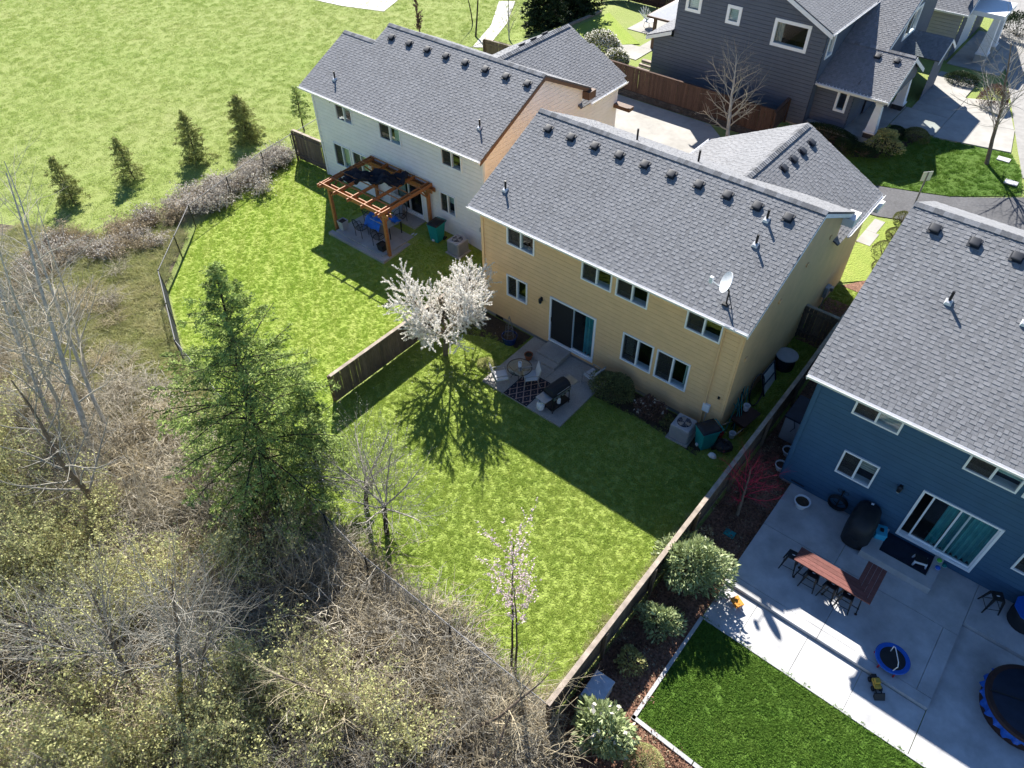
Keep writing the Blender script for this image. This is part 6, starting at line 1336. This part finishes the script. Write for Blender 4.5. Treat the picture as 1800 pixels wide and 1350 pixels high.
# shrubs of the thicket
def bramble(seed, n, R_, h, mats=('twig_tan',), tw=4, rad=.012):
    rng = R8(seed); L_ = []
    for i in range(n):
        a = rng.uniform(0, 6.28); b = np.array([math.cos(a), math.sin(a), 0]) * rng.uniform(0, .5) * R_; az = rng.uniform(0, 6.28); d = np.array([math.cos(az), math.sin(az)]); l = R_ * rng.uniform(.6, 1.5); t = np.linspace(0, 1, 7)
        hh = h * rng.uniform(.5, 1.15); z = hh * (2.2 * t - 1.55 * t ** 2) + rng.normal(0, .04, 7); z[0] = 0; P = np.stack([b[0] + d[0] * l * t, b[1] + d[1] * l * t, np.maximum(z, .02)], 1) + rng.normal(size=(7, 3)) * .04
        L_.append((P, np.linspace(rad, rad * .35, 7), 1))
        for j in range(tw):
            k = rng.integers(1, 6); dd = rng.normal(size=3); dd[2] += .35; dd /= np.linalg.norm(dd); q = P[k]; ll = rng.uniform(.15, .5) * R_; P2 = np.stack([q, q + dd * ll * .5 + rng.normal(size=3) * .03, q + dd * ll + np.array([0, 0, .06 * ll])]); L_.append((P2, np.array([rad * .5, rad * .4, rad * .2]), 2))
    return L_
def upright(seed, n, h, sp, rad=.014, tw=9):
    rng = R8(seed); L_ = []
    for i in range(n):
        a = rng.uniform(0, 6.28); o = OPT(seg=[6, 4, 3], wob=[.06, .12, .1], up=[.02, .07, .05], tip=[.25, .3, .3], n=[tw, 3, 0], spread=[.75, .7, .6], len=[.34, .5, .4], rad=[.5, .55, .5]); o['from'] = [.25, .2, 0]; s = rng.uniform(.05, sp)
        grow(rng, (rng.normal() * .12, rng.normal() * .12, 0), (math.cos(a) * s, math.sin(a) * s, 1), h * rng.uniform(.6, 1.1), rad, 0, 2, L_, o)
    return [(p, r, d + 1) for p, r, d in L_]
def join(parts):
    """several meshes with their own materials into one variant"""
    V = []; o = 0; loops = []; tot = []; mi = []; tone = []; me = bpy.data.meshes.new('clump')
    for k, m in enumerate(parts):
        co = np.empty(len(m.vertices) * 3, np.float32); m.vertices.foreach_get('co', co); V.append(co); li = np.empty(len(m.loops), np.int32); m.loops.foreach_get('vertex_index', li); loops.append(li + o); t = np.empty(len(m.polygons), np.int32); m.polygons.foreach_get('loop_total', t); tot.append(t); mi.append(np.full(len(t), k, np.int32)); o += len(m.vertices)
        c = np.ones(len(m.loops) * 4, np.float32)
        if m.color_attributes: m.color_attributes[0].data.foreach_get('color', c)
        tone.append(c); me.materials.append(m.materials[0])
    V = np.concatenate(V); loops = np.concatenate(loops); tot = np.concatenate(tot); me.vertices.add(len(V) // 3); me.vertices.foreach_set('co', V); me.loops.add(len(loops)); me.loops.foreach_set('vertex_index', loops); me.polygons.add(len(tot))
    me.polygons.foreach_set('loop_start', np.concatenate([[0], np.cumsum(tot)[:-1]]).astype(np.int32)); me.polygons.foreach_set('loop_total', tot); me.polygons.foreach_set('material_index', np.concatenate(mi)); me.update(calc_edges=True)
    a = me.color_attributes.new('tone', 'FLOAT_COLOR', 'CORNER'); a.data.foreach_set('color', np.concatenate(tone)); return me
S3 = (5, 3, 3)
br_v = [tubes_mesh('b', bramble(600 + k, 46, .95, .95), m, S3) for k, m in enumerate(('twig_tan', 'twig_pale', 'twig_tan', 'twig_pale', 'twig_gray'))]
up_v = []
for k, m in enumerate(('twig_tan', 'twig_gray', 'twig_pale')): up_v.append(tubes_mesh('u', upright(620 + k, 9, 2.3, .5), m, S3))
lf_v = []
for k in range(3):
    L_ = upright(640 + k, 10, 2.2, .55, tw=8); rg2 = R8(660 + k); C, A = along(L_, 14, rg2, 2, .04); lf_v.append(join([tubes_mesh('u', L_, ('twig_tan', 'twig_gray', 'twig_tan')[k], S3), cards(C, .065, rg2, 'leaf_lime', 'l', .6)]))
def near(P, cs):
    w = np.zeros(len(P))
    for x, y, r in cs: w = np.maximum(w, np.exp(-((P[:, 0] - x) ** 2 + (P[:, 1] - y) ** 2) / r ** 2))
    return w
def chain_dist(P):
    d = np.full(len(P), 99.)
    for a, b in zip(CHAIN[:-1], CHAIN[1:]):
        a, b = np.array(a), np.array(b); t = np.clip(((P[:, :2] - a) @ (b - a)) / ((b - a) @ (b - a)), 0, 1)[:, None]; d = np.minimum(d, np.linalg.norm(P[:, :2] - a - t * (b - a), axis=1))
    return d
rng = R8(700); dry_mask = lambda P: np.clip((-P[:, 0] - 5) / 5, 0, 1) * np.clip((P[:, 1] + 16) / 3, 0, 1)
dark = [(4.0, -14.2, 2.2), (2.0, -13.0, 2.0), (1.8, -18.6, 1.3)]
P = pts_in(BRUSH, 2.1, rng); k = (P[:, 0] > -22) & (P[:, 1] > -26) & (rng.uniform(size=len(P)) > .55 * dry_mask(P)) & (rng.uniform(size=len(P)) > .6 * near(P, dark)) & (P[:, 1] < -11.2 - .0 * P[:, 0]) | ((P[:, 0] < 0) & (P[:, 0] > -20) & (rng.uniform(size=len(P)) > .78)); P = P[k]
P = P[(P[:, 0] > -2.5) | (chain_dist(P) > 1.1)]; dm_ = dry_mask(P); rt_, sc_, ix_ = rand_xf(len(P), rng, .75, 1.5, 5)
scatter('bramble', 'tangled pale bare brambles of the thicket', 'brambles', br_v, P, rt_, sc_ * (1 - .45 * dm_), ix_)
P = pts_in(BRUSH, .8, rng); k = (P[:, 0] > -14) & (P[:, 1] > -26) & (P[:, 1] < -12.4) & (rng.uniform(size=len(P)) > .85 * dry_mask(P)) & (rng.uniform(size=len(P)) > .75 * near(P, dark)); P = P[k]
scatter('bare_brush', 'upright bare twiggy brush of the thicket', 'brush', up_v, P, *rand_xf(len(P), rng, .7, 1.35, 3))
leafy = [(1.2, -16.2, .9), (9.0, -14.4, .6), (-2.2, -18.0, 2.0), (6.5, -16.8, 1.55), (4.2, -19.4, 1.6), (3.3, -13.7, .9), (7.8, -15.2, .7), (0, -17.2, .9), (-6, -17, 1.5)]
P = pts_in(BRUSH, 3.4, rng); k = (rng.uniform(size=len(P)) < near(P, leafy) * .95) & (P[:, 1] < -12.3); P = P[k]
scatter('budding_brush', 'brush with pale yellow green spring leaves in the thicket', 'brush', lf_v, P, *rand_xf(len(P), rng, .75, 1.3, 3))
# dry grass and weeds in the open part of the thicket and along the fences
v = [tuft(800 + k, 60, .22, .22, 'dry_blade', .012, 'weed') for k in range(4)]
DRYP = [(-11.9, -8.0), (-7.2, -10.05), (.6, -11.4), (0, -13), (-4, -15), (-11, -17), (-20, -13.5), (-22, -9.5), (-17.5, -7.0), (-15.3, -4.6)]
P = pts_in(DRYP, 26, rng); scatter('dry_grass', 'dry tangled grass along the outside of the chain link fence', 'grass', v, P, *rand_xf(len(P), rng, .6, 1.5, 4))
def strip(pts, w, dens, rng):
    out = []
    for a, b in zip(pts[:-1], pts[1:]):
        a, b = np.array(a), np.array(b); L = np.hypot(*(b - a)); n = rng.poisson(L * dens); t = rng.uniform(0, 1, (n, 1)); d = (b - a) / L; out.append(a + (b - a) * t + np.array([-d[1], d[0]]) * rng.normal(0, w, (n, 1)))
    Q = np.concatenate(out); return np.stack([Q[:, 0], Q[:, 1], hz(Q[:, 0], Q[:, 1]) + .01], 1)
P = strip([(12.0, -11.4), (12.0, -3.5)], .1, 26, rng); P = np.concatenate([P, strip([(-.8, -11.0), (1.4, -11.2), (5.5, -11.6), (12, -11.5)], .25, 22, rng)]); scatter('dry_grass', 'pale dry grass at the foot of the long fence', 'grass', v, P, *rand_xf(len(P), rng, .35, .8, 4))
P = strip([(1.5, -12.0), (5.5, -12.3), (12.6, -12.3)], .3, 7, rng); scatter('bramble', 'pale brambles climbing the back fence beside the lawn', 'brambles', br_v, P, *rand_xf(len(P), rng, .6, 1.15, 5))
# weedy strip along the field side of the chain fence
L1 = bramble(850, 60, .55, .55, tw=5, rad=.006); rg2 = R8(851); C, A = along(L1, 14, rg2, 1, .03); L2 = bramble(852, 60, .5, .6, tw=5, rad=.006)
sv = [join([tubes_mesh('w', L1, 'twig_brown', S3), cards(C, .055, rg2, 'seed_head', 's', .8)]), tubes_mesh('w2', L2, 'twig_brown', S3), join([tubes_mesh('w3', bramble(853, 50, .5, .5, tw=5, rad=.006), 'twig_tan', S3), cards(along(L2, 10, rg2, 1, .03)[0], .06, rg2, 'dry_leaf', 's', .8)])]
P = strip([(-16.9, 2.6), (-17.1, .8), (-16.6, -1.6), (-17.0, -4.2)], .55, 9, rng); rt_, sc_, ix_ = rand_xf(len(P), rng, .7, 1.35, 2); ix_ = np.where(rng.uniform(size=len(P)) < .72, 0, 1); scatter('weed_strip', 'gray seeding weeds along the field side of the chain fence', 'weeds', sv, P, rt_, sc_, ix_)
P = strip([(-17.0, -4.2), (-17.4, -6.2), (-16.0, -7.6), (-19, -9.5), (-16.5, -10.2)], .6, 7, rng); scatter('weed_strip', 'brown dead weeds between field and thicket', 'weeds', sv, P, *rand_xf(len(P), rng, .7, 1.3, 3))
# bark chips on the mulch
cv = []
for k in range(4):
    rg2 = R8(900 + k); C = np.concatenate([rg2.uniform(-.2, .2, (60, 2)), rg2.uniform(.0, .02, (60, 1))], 1); cv.append(cards(C, .06, rg2, ('mulch', 'mulch', 'mulch', 'dry_leaf')[k], 'chip', .4, tone=(.5, 1.2)))
P = np.concatenate([pts_in(MULCH, 26, rng, lambda x, y: y < 2)]); rt_, sc_, ix_ = rand_xf(len(P), rng, .7, 1.3, 4); ix_ = np.where(rng.uniform(size=len(P)) < .2, 3, rng.integers(0, 3, len(P))); scatter('bark_chips', 'brown bark chips of the mulch bed beside the long fence', 'bark chips', cv, P, rt_, sc_, ix_)
# fallen petals and litter under the cherry
C = np.stack([rng.normal(.9, 1.4, 260), rng.normal(-3.4, 1.2, 260), np.zeros(260)], 1); C = C[inside(YARD, C[:, 0], C[:, 1])]; C[:, 2] = .06; pm_ = cards(C, .04, rng, 'blossom_white', 'petals', .9); o = link('fallen_petals', pm_); o['kind'] = 'stuff'; o['label'] = 'white petals fallen on the lawn under the cherry tree'; o['category'] = 'petals'
